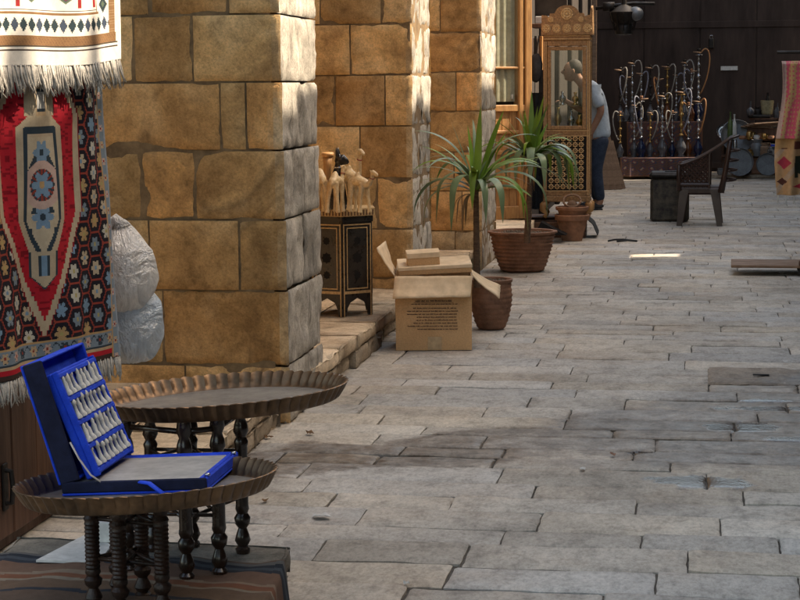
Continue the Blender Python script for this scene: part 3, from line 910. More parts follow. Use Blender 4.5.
# worn striped mat draped on the front half of the block
def matcol(u, v):
    t = v*1.0 + .03*math.sin(u*6)
    for (c0, c1, c) in ((0,.05,(.10,.10,.10)),(.05,.10,(.02,.025,.035)),(.10,.15,(.05,.06,.075)),(.15,.2,(.025,.03,.04)),(.2,.4,(.14,.085,.06)),(.4,.44,(.2,.15,.11)),(.44,.52,(.16,.07,.04)),(.52,.56,(.2,.17,.13)),(.56,.75,(.12,.08,.055)),(.75,.8,(.03,.035,.045))):
        if c0 <= t < c1: return c
    return (.11,.075,.055)
ex = (B-A).normalized(); wx = (A-C).normalized()
def matp(u, v):
    s = u*1.02                                   # along the block, left to right, then over the edge
    Lw = (A-C).length
    q = C + (A-C)*min(s, 1)+ ex*(.12+.02*math.sin(u*7) + v*.42)
    over = 0
    pos = s*Lw - (Lw-.012)
    z = (PZ+.0045) + .006*max(0, math.sin(u*23+v*5)) + .012*max(0, noise.noise(V((u*6, v*5, 1))))
    k = max(0, u-.90)/.10
    q = C + wx*(min(u/.9, 1)*(Lw+.008)) + ex*(.20 - .035*k*0 + .018*math.sin(u*8+1) + v*.50)
    if k > 0: z = (PZ+.0045) - k*.13; q += wx*(.004+.02*k*(.5+.5*math.sin(v*14)))
    return V((q.x, q.y, z))
mb = MB(); mb.sheet(matp, 90, 60, cfn=matcol)
o = mb.build('striped_mat', painted('mat_wool'), smooth=True); md = o.modifiers.new('t', 'SOLIDIFY'); md.thickness = .006; md.offset = 1
tag(o, 'worn dark striped mat draped over the plinth under the tray tables', 'mat')
mb = MB(); q = [W(*p, z=PZ+.015) for p in ((36, 560), (88, 533), (112, 545), (98, 562))]
mb.add([tuple(p) for p in q]+[(p.x, p.y, p.z-.006) for p in q], [(3,2,1,0),(4,5,6,7),(0,1,5,4),(1,2,6,5),(2,3,7,6),(3,0,4,7)])
tag(mb.build('loose_board', M['white']), 'pale grey loose board lying on the plinth by the cupboard', 'board')
c = W(106, 541, z=PZ+.015); mb = MB(); mb.box(-.02,.02,-.02,.02,0,.058,b=.002); mb.box(-.0215,.0215,-.0212,.0212,.02,.026); 
tag(mb.build('paper_packet', [M['white']], loc=c), 'small white paper packet standing behind the lower table legs', 'packet')

# ------------------------------------------------------------------ brass tray tables
def tray(parent, rad, rimh, n=46, seed=0):
    fl = lambda a: .5+.5*abs(math.sin(a*n/2))          # flutes
    m = MB(); N = n*6
    def rf(k): return lambda a, j: 1 + k[j]*(.030*(1-abs(math.sin(a*n/2)))*-1 + .004*math.sin(3*a+seed))
    prof = [(rad*.90, 0), (rad*.925, rimh*.12), (rad*.955, rimh*.5), (rad*.985, rimh*.86), (rad, rimh), (rad*.992, rimh*1.04), (rad*.97, rimh*.86), (rad*.94, rimh*.5), (rad*.91, rimh*.16), (rad*.885, rimh*.07)]
    k = [0, .4, 1, 1.1, 1.1, 1.1, 1.1, 1, .4, 0]
    zf = lambda a, j: (.08*rimh*abs(math.sin(a*n/2)) if j in (3,4,5,6) else 0)
    m.lathe(prof, N, rfun=rf(k), zfun=zf, cap=False)
    m.build('rim', M['brass'], parent, smooth=R(50))
    m = MB(); pr = [(rad*.89, -.001), (rad*.45, -.003), (.0001, -.004), ] 
    m.lathe([(rad*.9, 0), (rad*.5, -.003), (.001, -.004)], 64, cap=False)
    m.lathe([(.001, rimh*.05), (rad*.5, rimh*.055), (rad*.83, rimh*.06), (rad*.84, rimh*.075), (rad*.855, rimh*.06), (rad*.888, rimh*.07)], 64, cap=False)
    m.build('tray_floor', M['brassfloor'], parent, smooth=R(50))
def legprof(L, r=.011, carved=False):
    P = [(.0, r*1.15), (.03, r*1.35), (.05, r*.8), (.09, r*1.45), (.13, r*1.1), (.17, r*.65), (.2, r*1.3), (.24, r*1.5), (.27, r*.9), (.3, r*1.25), (.33, r*1.1), (.72, r*1.1), (.75, r*1.3), (.78, r*.8), (.82, r*1.4), (.86, r*1.2), (.9, r*.75), (.94, r*1.3), (1, r*1.1)]
    if carved:
        P = P[:11] + [(.33+.39*i/24, r*(1.02+.2*(i % 2))) for i in range(25)] + P[12:]
    return [(r*1.05+(b-r*1.05)*.8, a*L) for a, b in P]
def tray_table(label, cpx, feet, tz, rad, rimh, tilt, mat, foot_z, seed, n=46, carved=False, r=.0125):
    c = W(*cpx, z=tz)
    t = thing('tray_table', label, 'tray table', (c.x, c.y, foot_z))
    tr = thing('tray_top', None, None, (0,0,tz-rimh-foot_z)); tr.parent = t; tr.name = 'tray'
    tr.rotation_euler = tilt
    tray(tr, rad, rimh, n, seed)
    tops = []
    fc = V((0,0,0))
    P = [W(fx, fy, z=foot_z) for fx, fy in feet]
    for p in P: fc += p/len(P)
    for p in P:
        L = tz-rimh-foot_z - .006 + (p.x-c.x)*(-tilt[1]) + (p.y-c.y)*tilt[0]
        m = MB(); m.lathe(legprof(L, r, carved), 14); o = m.build('leg', mat, t, smooth=R(50)); o.location = (p.x-c.x, p.y-c.y, 0)
    m = MB(); n_ = len(P)
    H = tz-rimh-foot_z
    for hh in (.38, .68):
        for i in range(n_):
            a, b = P[i], P[(i+2) % n_]
            m.tube([(a.x-c.x, a.y-c.y, H*hh), (b.x-c.x, b.y-c.y, H*hh)], .0055, n=6)
    for i in range(n_):
        a, b = P[i], P[(i+1) % n_]
        m.tube([(a.x-c.x, a.y-c.y, H*.93), (b.x-c.x, b.y-c.y, H*.93)], .008, n=6)
    m.build('cross_bars', mat, t, smooth=True)
    return t
tray_table('large scalloped brass tray on six dark turned legs, the higher table', (223, 389.5),
           [(243,553), (220,575), (187,580), (129,572), (153,551), (193,547)], .62, .350, .041, (R(-1.2), R(-3.6), 0), M['darkwood'], PZ, 1, n=60, r=.0165)
tt = tray_table('lower scalloped brass tray carrying the blue chess case', (147.5, 477.5),
           [(163,616), (121,621), (94,608), (118,594), (143,597)], .53, .314, .041, (R(-3.0), R(-3.8), 0), M['carvedwood'], PZ, 2.5, n=58, carved=True, r=.0165)

# ------------------------------------------------------------------ blue chess case
TZ = .479
O = W(62, 496.5, z=TZ)
def wv(lat, dep): return V((math.cos(YAW)*lat - math.sin(YAW)*dep, math.sin(YAW)*lat + math.cos(YAW)*dep, 0))
hd = wv(.05, .33).normalized()                 # hinge direction (away from the viewer)
pd = V((hd.y, -hd.x, 0)); pd = (pd + V((0,0,.055))).normalized()
up = pd.cross(hd).normalized()
if up.z < 0: up = -up
case = thing('chess_case', 'open bright blue velvet chess case standing on the lower brass tray', 'chess set')
MX = Matrix((( pd.x, hd.x, up.x, O.x), (pd.y, hd.y, up.y, O.y), (pd.z, hd.z, up.z, O.z), (0,0,0,1)))
case.matrix_world = MX
S = .322; T = .034; th = .008                   # local: x right from hinge, y away, z up
FLIP = Matrix.Diagonal((1,1,-1,1))
def shell(m, T, th=th, S=S, flip=False):
    m.box(0, S, 0, S, 0, .006, 1 if flip else 0, b=.002)
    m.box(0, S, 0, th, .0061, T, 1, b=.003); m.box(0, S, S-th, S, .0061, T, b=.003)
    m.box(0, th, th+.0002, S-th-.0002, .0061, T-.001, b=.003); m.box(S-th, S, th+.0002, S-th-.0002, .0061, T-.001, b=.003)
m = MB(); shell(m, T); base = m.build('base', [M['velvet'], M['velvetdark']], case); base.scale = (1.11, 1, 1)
m = MB(); m.box(.02, S-.02, .02, S-.02, .012, .030, b=.003); bd = m.build('board', M['marble'], base)
m = MB(); m.box(.009, .0195, .009, S-.009, .0062, .033, b=.002); m.box(S-.0195, S-.009, .009, S-.009, .0062, .033, b=.002); m.box(.02, S-.02, .009, .0195, .0062, .031, b=.002); m.box(.02, S-.02, S-.0195, S-.009, .0062, .031, b=.002)
m.build('lining', M['velvet'], base)
for yy_ in (.03, S-.03):
    m = MB(); m.lathe([(.001,.006), (.005,.005), (.007,.0)], 12); s_ = m.build('stud', M['silver'], base, smooth=True); s_.location = (S-.004, yy_, T+.0005)
m = MB(); m.tube([(S*.55, -.002, .03), (S*.62, -.012, .028), (S*.72, -.014, .0), (S*.78, -.012, -.006)], .009, n=8, flat=.4)
m.build('pull_ribbon', M['velvet'], base, smooth=True)
# lid: hinged at x=0, opened ~104 degrees
lid = thing('lid', None, None); lid.parent = case; lid.rotation_euler = (0, R(-104), 0); lid.location = (-.006, 0, .026); lid.scale = (.93, 1, 1)
TL = .055
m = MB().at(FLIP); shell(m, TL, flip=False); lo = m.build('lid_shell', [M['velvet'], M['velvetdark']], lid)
m = MB().at(FLIP); m.box(S*.80, S-.009, .009, S-.009, .0062, TL*.45, b=.004); m.build('lid_padding', M['velvet'], lid)
# leaning tray of pieces
TW = .262; TH = .268
tr = thing('piece_tray', None, None); tr.parent = case
ang = R(-109); tr.location = (.078, .018, .040); tr.rotation_euler = (0, ang, 0)
m = MB().at(FLIP); m.box(0, TH, 0, TW+.02, -.02, .0, b=.003)
for i in range(5): 
    x = .012 + i*(TH-.024)/4; m.box(x-.006, x+.006, .0, TW+.02, .0002, .018, b=.002)
m.box(0, TH, -.0002, .01, .0002, .0165, b=.002); m.box(0, TH, TW+.01, TW+.02, .0002, .0165, b=.002)
m.build('tray_frame', M['velvet'], tr)
m = MB().at(FLIP); m.box(TH*.05, TH*.13, TW+.0202, TW+.034, -.004, .014, b=.002); m.build('tab', M['velvet'], tr)
r = random.Random(5)
def piece(L, kind, rr):
    m = MB()
    if kind == 0: m.lathe([(rr*1.15,0),(rr*1.15,.006),(rr*.8,.012),(rr*.55,L*.4),(rr*.5,L*.7),(rr*.8,L*.76),(rr*.85,L*.88),(rr*.5,L),(.0005,L*1.01)], 10)
    elif kind == 1: m.lathe([(rr*1.2,0),(rr*1.2,.007),(rr*.9,.012),(rr*.75,L*.3),(rr*.85,L*.6),(rr*.5,L*.72),(rr*.62,L*.85),(rr*.3,L),(.0005,L*1.01)], 10)
    else: m.lathe([(rr*1.2,0),(rr*1.1,.008),(rr*.7,L*.25),(rr*.9,L*.55),(rr*1.05,L*.8),(rr*.95,L*.98),(.0005,L)], 8)
    return m
protos = {}
for row in range(4):
    x = .012 + row*(TH-.024)/4 + .009
    for c_ in range(8):
        kind = 0 if row in (0, 2) and r.random() < .7 else r.choice([0,1,2,1]); L = r.uniform(.046, .058)
        key = (kind, int(L*200))
        if key not in protos: o = piece(L, kind, .0085).build('chess_piece', M['chess'], None, smooth=R(50)); protos[key] = o
        else: o = protos[key].copy(); COL.objects.link(o)
        tag(o, 'white chess piece strapped in row %s, place %s of the leaning tray' % (('lowest','second from bottom','third from bottom','top')[row], ('nearest','second','third','fourth','fifth','sixth','seventh','farthest')[c_]), 'chess piece', 'white chess pieces in the blue case')
        lp = Matrix.Translation((x, .024+c_*(TW-.03)/7, .0135)) @ Matrix.Rotation(R(90), 4, 'Y') @ Matrix.Rotation(r.uniform(0,6), 4, 'Z') @ Matrix.Rotation(r.uniform(-.1,.1), 4, 'X')
        LM = Matrix.Translation((.078, .018, .040)) @ Matrix.Rotation(ang, 4, 'Y') @ Matrix.Translation((0,0,-.027))
        o.matrix_world = MX @ LM @ lp
        # loops holding them are part of the frame
for row in range(4):
    x = .012 + row*(TH-.024)/4 + .036
    for c_ in range(7):
        m = MB().at(FLIP); yv = .024+c_*(TW-.03)/7; m.box(x-.02, x+.02, yv+.0145, yv+.0195, .0003, .012, b=.002); m.build('divider', M['velvet'], tr)
m = MB(); m.tube([(.03, .004, .26*.5), (.05, .0, .09), (.075, .001, .05), (.1, .004, .03)], .004, n=6, flat=.4)
m.build('strap', M['marble'], case, smooth=True)
# ------------------------------------------------------------------ six-sided inlaid table and camels
def hexpt(R_, a0, i): a = a0 + i*PI/3; return V((math.cos(a)*R_, math.sin(a)*R_, 0))
kb = W(341, 317, z=.172); KRr = .197
kc = kb + wv(-.002, KRr)
a0 = math.atan2((kb-kc).y, (kb-kc).x) + R(3)
kur = thing('inlaid_table', 'six-sided black table with bone inlay carrying wooden camels on the step', 'table', (kc.x, kc.y, .172))
HK = .60
m = MB(); m.prism([tuple(hexpt(KRr*1.1, a0, i)[:2]) for i in range(6)], HK-.042, HK)
m.build('tabletop', M['inlay'], kur)
m = MB(); m.prism([tuple(hexpt(KRr*1.04, a0, i)[:2]) for i in range(6)], HK-.075, HK-.043)
m.build('top_moulding', M['black'], kur)
m = MB()
for i in range(6):
    a, b = hexpt(KRr*1.1+.0015, a0, i), hexpt(KRr*1.1+.0015, a0, i+1); n_ = 22; nrm = ((a+b)/2).normalized()
    for k in range(n_):
        if k % 2: continue
        p = a.lerp(b, k/n_); q = a.lerp(b, (k+.8)/n_)
        m.add([tuple(p+nrm*.001+V((0,0,HK-.038))), tuple(q+nrm*.001+V((0,0,HK-.038))), tuple(q+nrm*.001+V((0,0,HK-.008))), tuple(p+nrm*.001+V((0,0,HK-.008)))], [(0,1,2,3)])
m.build('edge_stripes', M['panelwood'], kur)
def star(cx, cy, r1, r2, n=8): return [(cx+math.cos(PI*i/n+PI/2)*(r1 if i % 2 == 0 else r2), cy+math.sin(PI*i/n+PI/2)*(r1 if i % 2 == 0 else r2)) for i in range(2*n)]
for i in range(6):
    a, b = hexpt(KRr, a0, i), hexpt(KRr, a0, i+1); w_ = (b-a).length; ux = (b-a).normalized(); nz = ((a+b)/2).normalized()
    FM = Matrix(((ux.x, 0, nz.x, a.x), (ux.y, 0, nz.y, a.y), (0, 1, 0, 0), (0,0,0,1)))
    f = MB().at(FM); H = HK-.075
    f.box(.002, w_-.002, .12, H, -.012, 0)
    # legs with arch: two feet and an ogee arch
    arch = [(.002,0), (.026,0), (.034,.045), (.05,.075), (w_/2,.1), (w_-.05,.075), (w_-.034,.045), (w_-.026,0), (w_-.002,0), (w_-.002,.12), (.002,.12)]
    vs = [(x, y, -.001) for x, y in arch] + [(x, y, -.012) for x, y in arch]; n = len(arch)
    f.add(vs, [(0,1,2,10), (2,3,4,10), (4,5,6,9), (6,7,8,9), (4,9,10), (11,21,13,12), (13,21,15,14), (15,20,17,16), (17,20,19,18), (15,21,20)] + [(k, k+n, (k+1) % n+n, (k+1) % n) for k in range(n)])
    pn = f.build('side_panel', M['black'], kur)
    g = MB().at(FM)
    def strip(x0, x1, y0, y1, z=.002): g.box(x0, x1, y0, y1, .0005, z)
    for (x0, x1) in ((.008,.014),(w_-.014,w_-.008)): strip(x0, x1, .0, H-.01)
    strip(.014, w_-.014, H-.018, H-.011)
    strip(.03,.0345,.15,H-.03); strip(w_-.0345,w_-.03,.15,H-.03); strip(.0345,w_-.0345,H-.036,H-.03); strip(.0345,w_-.0345,.15,.157)
    strip(.015, w_-.015, .125, .14)
    g.build('inlay_lines', M['inlay'], pn)
    for cy, r1 in ((.23,.024),(.325,.033),(.42,.024)):
        g = MB().at(FM); st = star(w_/2, cy, r1, r1*.75); n = len(st)
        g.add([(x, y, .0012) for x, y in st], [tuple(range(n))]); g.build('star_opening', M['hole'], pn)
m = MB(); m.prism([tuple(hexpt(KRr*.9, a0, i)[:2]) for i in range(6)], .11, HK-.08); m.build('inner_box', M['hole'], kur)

def camel(label, loc, rz, s=1.0, neckup=1.0):
    t = MB()
    leg = lambda x, y, dx: t.tube([(x+dx, y*1.25, 0), (x+dx*.9, y*1.2, .02), (x+dx*.5, y, .09), (x, y*.8, .15), (x, y*.6, .185)], [.016,.012,.0115,.017,.022], n=9)
    leg(.055,.026,.012); leg(.05,-.026,-.006); leg(-.055,.026,-.02); leg(-.05,-.026,.0)
    t.tube([(-.088,0,.178), (-.07,0,.188), (-.03,0,.198), (.0,0,.2), (.04,0,.19), (.075,0,.185), (.09,0,.185)], [.006,.026,.033,.036,.033,.026,.012], n=12)
    t.tube([(-.03,0,.205), (-.008,0,.24), (.0,0,.256)], [.03,.02,.006], n=10)
    t.tube([(.07,0,.18), (.102,0,.185), (.122,0,.215), (.127,0,.25*neckup), (.13,0,.285*neckup), (.135,0,.298*neckup)], [.022,.0185,.0145,.012,.0125,.013], n=10)
    hz_ = .298*neckup
    t.tube([(.122,0,hz_+.004), (.137,0,hz_+.008), (.155,0,hz_+.003), (.176,0,hz_-.008), (.184,0,hz_-.012)], [.008,.016,.0135,.012,.007], n=10)
    for yy_ in (.011,-.011): t.tube([(.128,yy_,hz_+.014), (.122,yy_*1.3,hz_+.03)], [.005,.0015], n=6)
    t.tube([(-.085,0,.18), (-.095,0,.15), (-.096,0,.11)], [.005,.0035,.003], n=6)
    o = t.build('wooden_camel', M['camel'], loc=loc); o.rotation_euler = (0,0,rz); o.scale = (s,s,s)
    md = o.modifiers.new('r', 'REMESH'); md.mode = 'VOXEL'; md.voxel_size = .005; md.use_smooth_shade = False
    tag(o, label, 'camel figure', 'carved wooden camels on the inlaid table')
    m = MB(); m.tube([(.128+.014*math.cos(a), .014*math.sin(a), .262*neckup-.004*math.cos(a)) for a in [2*PI*k/12 for k in range(13)]], .0028, n=5)
    h_ = m.build('halter', simple('red_cord', (.3,.01,.01), bump=0), o)
    return o
zc = .172+HK
VW = math.atan2(wv(1,0).y, wv(1,0).x)          # world angle of the picture's right
def onk(px, dd, s=1): p = W(px, 203, d=dd); return (p.x, p.y, zc)
dK = 10.0
camel('golden wooden camel in side view at the right corner of the table', onk(359, 9.95), VW+R(-48), .84, .84)
camel('taller golden wooden camel standing behind the rightmost camel', onk(350, 10.14), VW+R(-62), .95, 1.12)
camel('golden wooden camel seen from behind, in the middle of the table', onk(336, 9.95), VW+R(72), .86, .90)
camel('golden wooden camel partly hidden by the pier edge', onk(320, 9.98), VW+R(105), .92, .80)
camel('small golden camel at the back beside the stone pier', onk(310, 10.12), VW+R(80), .95, 1.1)
# black cat
p = W(338, 203, d=10.2); m = MB()
m.tube([(-.02,0,0), (-.02,0,.05), (-.012,0,.12), (.0,0,.19), (.006,0,.235), (.01,0,.26)], [.05,.056,.05,.036,.026,.024], n=14)
m.tube([(-.005,0,.262), (.008,0,.278), (.03,0,.28), (.055,0,.268), (.066,0,.262)], [.018,.034,.032,.018,.008], n=12)
for y_ in (.02,-.02):
    m.tube([(.005,y_,.3), (.0,y_*1.1,.33), (-.002,y_*1.2,.352)], [.013,.009,.002], n=8)
    m.tube([(.04,y_*.9,0), (.036,y_*.9,.08), (.022,y_*.9,.17)], [.016,.012,.014], n=8); m.ball((.05,y_*.9,.012), (.022,.013,.012), 8, 6)
m.tube([(-.06,0,.012), (-.09,.03,.012), (-.06,.07,.012)], [.012,.01,.006], n=8)
o = m.build('cat_statue', M['cat'], smooth=True, loc=(p.x, p.y, zc)); o.rotation_euler = (0,0,VW-R(10)); o.scale = (.95,.95,.97)
md = o.modifiers.new('r', 'REMESH'); md.mode = 'VOXEL'; md.voxel_size = .004; md.use_smooth_shade = True
m = MB(); m.tube([(.008+.027*math.cos(a), .027*math.sin(a), .238) for a in [2*PI*k/16 for k in range(17)]], .005, n=6)
m.build('collar', M['silver'], o, smooth=True)
tag(o, 'black sitting cat statue with silver collar behind the camels', 'statue')
p = W(326, 203, d=10.25); m = MB()
m.tube([(-.05,0,.1), (-.03,0,.12), (0,0,.13), (.01,0,.17), (.01,0,.24), (.012,0,.29)], [.012,.018,.022,.02,.022,.027], n=12)
m.lathe([(.03,.285),(.036,.3),(.032,.312),(.02,.305)], 14, c=(.012,0,0)); m.tube([(-.03,0,0),(-.03,0,.12)], [.022,.01], n=10)
o = m.build('wooden_pipe', M['goldwood'], smooth=True, loc=(p.x, p.y, zc)); o.rotation_euler = (0,0,VW)
tag(o, 'curved brown wooden horn standing left of the black cat', 'ornament')

# ------------------------------------------------------------------ open carton with boxes
b0 = W(396, 350.5, z=.004); b1 = W(472, 350, z=.004)
bw = (b1-b0).length; bx = (b1-b0).normalized(); bang = math.atan2(bx.y, bx.x)
BH = .405; BD = .36
car = thing('cardboard_carton', 'large open cardboard carton on the paving with splayed flaps', 'carton', (b0.x, b0.y, .004), bang)
t_ = .005
def warp(m, amp=.006, f=7, seed=0):
    m.v = [(x+amp*noise.noise(V((x*f, y*f, z*f+seed))), y+amp*noise.noise(V((x*f+9, y*f, z*f+seed))), z) for x, y, z in m.v]
def gridbox(m, x0, x1, y0, y1, z0, z1, n=10):
    if x1-x0 > y1-y0:
        m.sheet(lambda u, v: (x0+(x1-x0)*u, y0, z0+(z1-z0)*v), n, n); m.sheet(lambda u, v: (x1+(x0-x1)*u, y1, z0+(z1-z0)*v), n, n)
    else:
        m.sheet(lambda u, v: (x1, y0+(y1-y0)*u, z0+(z1-z0)*v), n, n); m.sheet(lambda u, v: (x0, y1+(y0-y1)*u, z0+(z1-z0)*v), n, n)
    m.box(x0+.0004, x1-.0004, y0+.0004, y1-.0004, z0+.0002, z1)
m = MB(); gridbox(m, 0, bw, 0, t_, 0, BH); gridbox(m, 0, bw, BD-t_, BD, 0, BH)
gridbox(m, 0, t_, t_+.0006, BD-t_-.0006, 0, BH-.001); gridbox(m, bw-t_, bw, t_+.0006, BD-t_-.0006, 0, BH-.001)
m.box(t_, bw-t_, t_, BD-t_, .001, .006); warp(m); m.build('box_body', M['card'], car, smooth=R(30))
def flap(pts, name='flap', mat='cardin', bend=.0):
    a, b, c, d = [V(p) for p in pts]      # a,b on the hinge; c,d free edge
    nrm = (b-a).cross(d-a).normalized()
    m = MB(); m.sheet(lambda u, v: (a.lerp(b,u)).lerp(d.lerp(c,u), v) + nrm*(bend*math.sin(v*PI)+.006*noise.noise(V((u*5,v*5,bend*99)))), 14, 8)
    o = m.build(name, [M[mat]], car, smooth=True); md = o.modifiers.new('t', 'SOLIDIFY'); md.thickness = .005; return o
flap([(-.004,-.001,BH+.003),(bw+.004,-.001,BH+.003),(bw-.01,-.065,BH-.105),(-.015,-.07,BH-.112)], bend=.006)
flap([(-.001,0,BH+.004),(-.001,BD,BH+.004),(-.055,BD-.01,BH+.17),(-.1,.005,BH+.16)], bend=-.006)
flap([(bw+.002,0,BH+.004),(bw+.002,BD,BH+.004),(bw+.17,BD-.03,BH-.09),(bw+.15,.02,BH-.125)], bend=.005)
flap([(0,BD+.001,BH+.003),(bw,BD+.001,BH+.003),(bw-.01,BD+.11,BH+.06),(.01,BD+.12,BH+.05)], bend=.005)
# faint printed lines of lettering on the front
m = MB(); r = random.Random(12)
for ln in range(10):
    z = BH-.135 - ln*.0165 - (.006 if ln > 1 else 0); x = bw-.075 - r.uniform(0,.01); xe = .07 + (r.uniform(.0,.14) if ln in (4,6,9) else r.uniform(0,.05))
    if ln == 0: x, xe = bw-.11, .12
    while x > xe:
        wd = r.uniform(.008,.026); h_ = .0042 if ln > 0 else .006
        k = x
        while k > x-wd:
            c_ = r.uniform(.0025,.0055)
            m.box(k-c_, k-.0004, -.0052, -.0046, z+r.uniform(-.001,.001), z+h_*r.uniform(.5,1.2))
            if r.random() < .4: m.box(k-c_*.8, k-c_*.5, -.0052, -.0046, z+h_*1.5, z+h_*1.9)
            k -= c_
        m.box(x-wd, x-.001, -.0052, -.0046, z-.0004, z+.0012)
        x -= wd + r.uniform(.003,.006)
m.box(.10, bw-.10, -.0052, -.0046, BH-.142, BH-.1405)
m.build('printed_text', M['ink'], car)
m = MB(); m.box(bw*.42, bw*.60, -.0046, -.0042, .003, .075); m.build('packing_tape', M['tape'], car)
def inbox(name, label, w_, d_, h_, loc, rz, lid=True, rot=None):
    t = thing(name, label, 'box', loc, rz, rot=rot)
    m = MB(); m.box(0, w_, 0, d_, 0, h_-.004 if lid else h_, b=.002); warp(m, .003); m.build('box_body', M['card'], t)
    m = MB(); m.box(-.003, w_+.003, -.003, d_+.003, h_*.62, h_+.004, 0, b=.002); warp(m, .002); m.build('box_lid', M['cardin'], t)
    return t
o_ = b0 + bx*.02 + V((0,0,BH-.0))
pv = V((-bx.y, bx.x, 0))
t = inbox('flat_card_box', 'wide shallow cardboard box lying across the top of the carton', .40, .27, .042, o_+pv*.03+V((0,0,.002)), bang, rot=(R(5), R(-2.5), bang+R(2)))
t = inbox('small_card_box', 'small closed cardboard box on top of the wide shallow box', .178, .13, .066, o_+bx*.048+pv*.06+V((0,0,.052)), bang, rot=(R(4), R(-3), bang+R(3)))
# ------------------------------------------------------------------ potted plants
def coil_pot(parent, rt, rb, h, n=9, mat='terra'):
    prof = [(rb*.98, 0)]
    for i in range(n):
        t0 = i/n; rr = lambda t: rb + (rt-rb)*(t**.62) + (.016*math.sin(PI*min(1,t*1.05)) if rt < .2 else 0)
        for q in (.12, .5, .88):
            t = (i+q)/n; prof.append((rr(t)*(1.0 + (.022 if q == .5 else -.022)), h*.93*t))
    prof += [(rt*1.02, h*.93), (rt*1.06, h*.95), (rt*1.06, h*.99), (rt*1.0, h), (rt*.93, h*.985), (rt*.9, h*.9)]
    m = MB(); m.lathe(prof, 40, rfun=lambda a, j: 1+.008*math.sin(2*a+j*.4)+.006*math.sin(5*a+j), cap=True)
    m.f.pop(); m.m.pop(); m.c.pop()
    m.build('pot', M[mat], parent, smooth=R(55))
    m = MB(); vs = [(0,0,h*.93)]; 
    m.lathe([(rt*.915, h*.915), (rt*.6, h*.93), (rt*.3, h*.935), (.001, h*.93)], 30, rfun=lambda a, j: 1, zfun=lambda a, j: .01*noise.noise(V((math.cos(a)*j, math.sin(a)*j, 3))), cap=False)
    r = random.Random(int(rt*1000))
    for i in range(120):
        a = r.uniform(0, 2*PI); q = rt*.88*math.sqrt(r.random()); m.ball((q*math.cos(a), q*math.sin(a), h*.935), r.uniform(.004,.011), 6, 4)
    m.build('soil', M['soil'], parent)
def strap(m, base, az, el, L, wd, droop, mi, seg=14, twist=0, kink=None):
    p = V(base); d = V((math.cos(az)*math.cos(el), math.sin(az)*math.cos(el), math.sin(el)))
    vs = []; fs = []; hz_ = V((math.cos(az), math.sin(az), 0))
    side0 = V((-math.sin(az), math.cos(az), 0))
    e = el; st = L/seg
    for i in range(seg+1):
        t = i/seg
        w_ = wd*(.45+.75*min(1, t*4))*(1-t**2.6)*.95 + .0006
        d = hz_*math.cos(e) + V((0,0,math.sin(e)))
        sd_ = (Matrix.Rotation(twist*t, 3, d) @ side0); nn = sd_.cross(d).normalized()
        vs += [tuple(p - sd_*w_/2 + nn*w_*.16*(1-t)), tuple(p), tuple(p + sd_*w_/2 + nn*w_*.16*(1-t))]
        p = p + d*st
        k = droop*((t+.08)**.35)*st/L*1.25
        if kink and abs(t-kink) < .05: k += .9
        e = max(e - k, -1.5)
    for i in range(seg):
        a = i*3; fs += [(a, a+1, a+4, a+3), (a+1, a+2, a+5, a+4)]
    m.add(vs, fs, mi)
def plant(label, cpx, rt, rb, ph, trunk_top, tr_r, specs, seed, n, group=None):
    c = W(*cpx, z=0); c = c + wv(0, rt*.75)
    t = thing('potted_plant', label, 'potted plant', (c.x, c.y, .003))
    coil_pot(t, rt, rb, ph, n)
    tx, ty = trunk_top[0], trunk_top[1]; H = trunk_top[2]; bx_ = trunk_top[3]
    m = MB(); k = 26; pts = []; rad = []
    for i in range(k+1):
        q = i/k; pts.append((bx_.x + (tx-bx_.x)*q, bx_.y+(ty-bx_.y)*q, ph*.9 + (H-ph*.9)*q)); rad.append(tr_r*(1-.25*q)*(1+.1*(i % 2)))
    m.tube(pts, rad, n=12); m.build('trunk', M['bark'], t, smooth=R(40))
    m = MB(); r = random.Random(seed)
    top = V((tx, ty, H))
    for (az, el, L, wd, dr, mi, tw) in specs: strap(m, top+V((0,0,r.uniform(-.03,.03))), VW+R(az), R(el), L*(1.2 if dr > 1 else 1.0), wd*1.15, dr*(1.4 if dr > 2 else 1.1), mi, twist=tw)
    for i in range(4): strap(m, top+V((0,0,-.04)), r.uniform(0,6.28), .3, r.uniform(.2,.34), .018, 4.5, 2, twist=.5)
    fo = m.build('leaves', [M['leafA'], M['leafB'], M['leafC']], t, smooth=R(60))
    # withered leaf bases
    return t
r = random.Random(31)
def ring(n, el, L, wd, dr, mi, jit=12, seed=0):
    q = random.Random(seed); out = []
    for i in range(n):
        out.append((360*i/n+q.uniform(-jit,jit), el+q.uniform(-8,8), L*q.uniform(.8,1.12), wd*q.uniform(.8,1.1), dr*q.uniform(.8,1.25), mi, q.uniform(-.5,.5)))
    return out
# picture scale at the first pot is about 170 px per metre
d1 = [(60,84,.50,.040,.05,0,.2), (15,72,.48,.042,.12,0,.9), (150,70,.44,.020,.1,1,.3),
      (178,24,.44,.022,1.0,0,0), (186,28,.42,.024,1.9,0,.3), (200,30,.50,.036,2.6,1,.2), (170,35,.46,.030,2.3,1,-.2), (215,48,.46,.045,3.2,1,.3),
      (240,55,.50,.048,3.4,1,.2), (280,50,.40,.042,3.0,1,-.3), (262,60,.36,.04,3.4,0,.2), (300,45,.42,.045,2.8,1,.2),
      (350,38,.52,.046,2.1,1,.3), (2,42,.58,.048,2.0,1,-.2), (8,34,.46,.02,.45,0,.2), (340,25,.30,.05,1.2,0,.4), (330,40,.42,.04,2.4,0,.2), (20,45,.5,.03,1.9,0,.4), (320,30,.5,.03,2.2,0,-.4),
      (90,50,.45,.04,2.2,1,0), (120,50,.45,.04,2.0,0,0), (45,55,.42,.035,1.6,0,0), (355,55,.36,.03,1.5,0,.6), (100,66,.35,.02,.9,0,.5), (140,30,.5,.03,2.0,1,.5)]
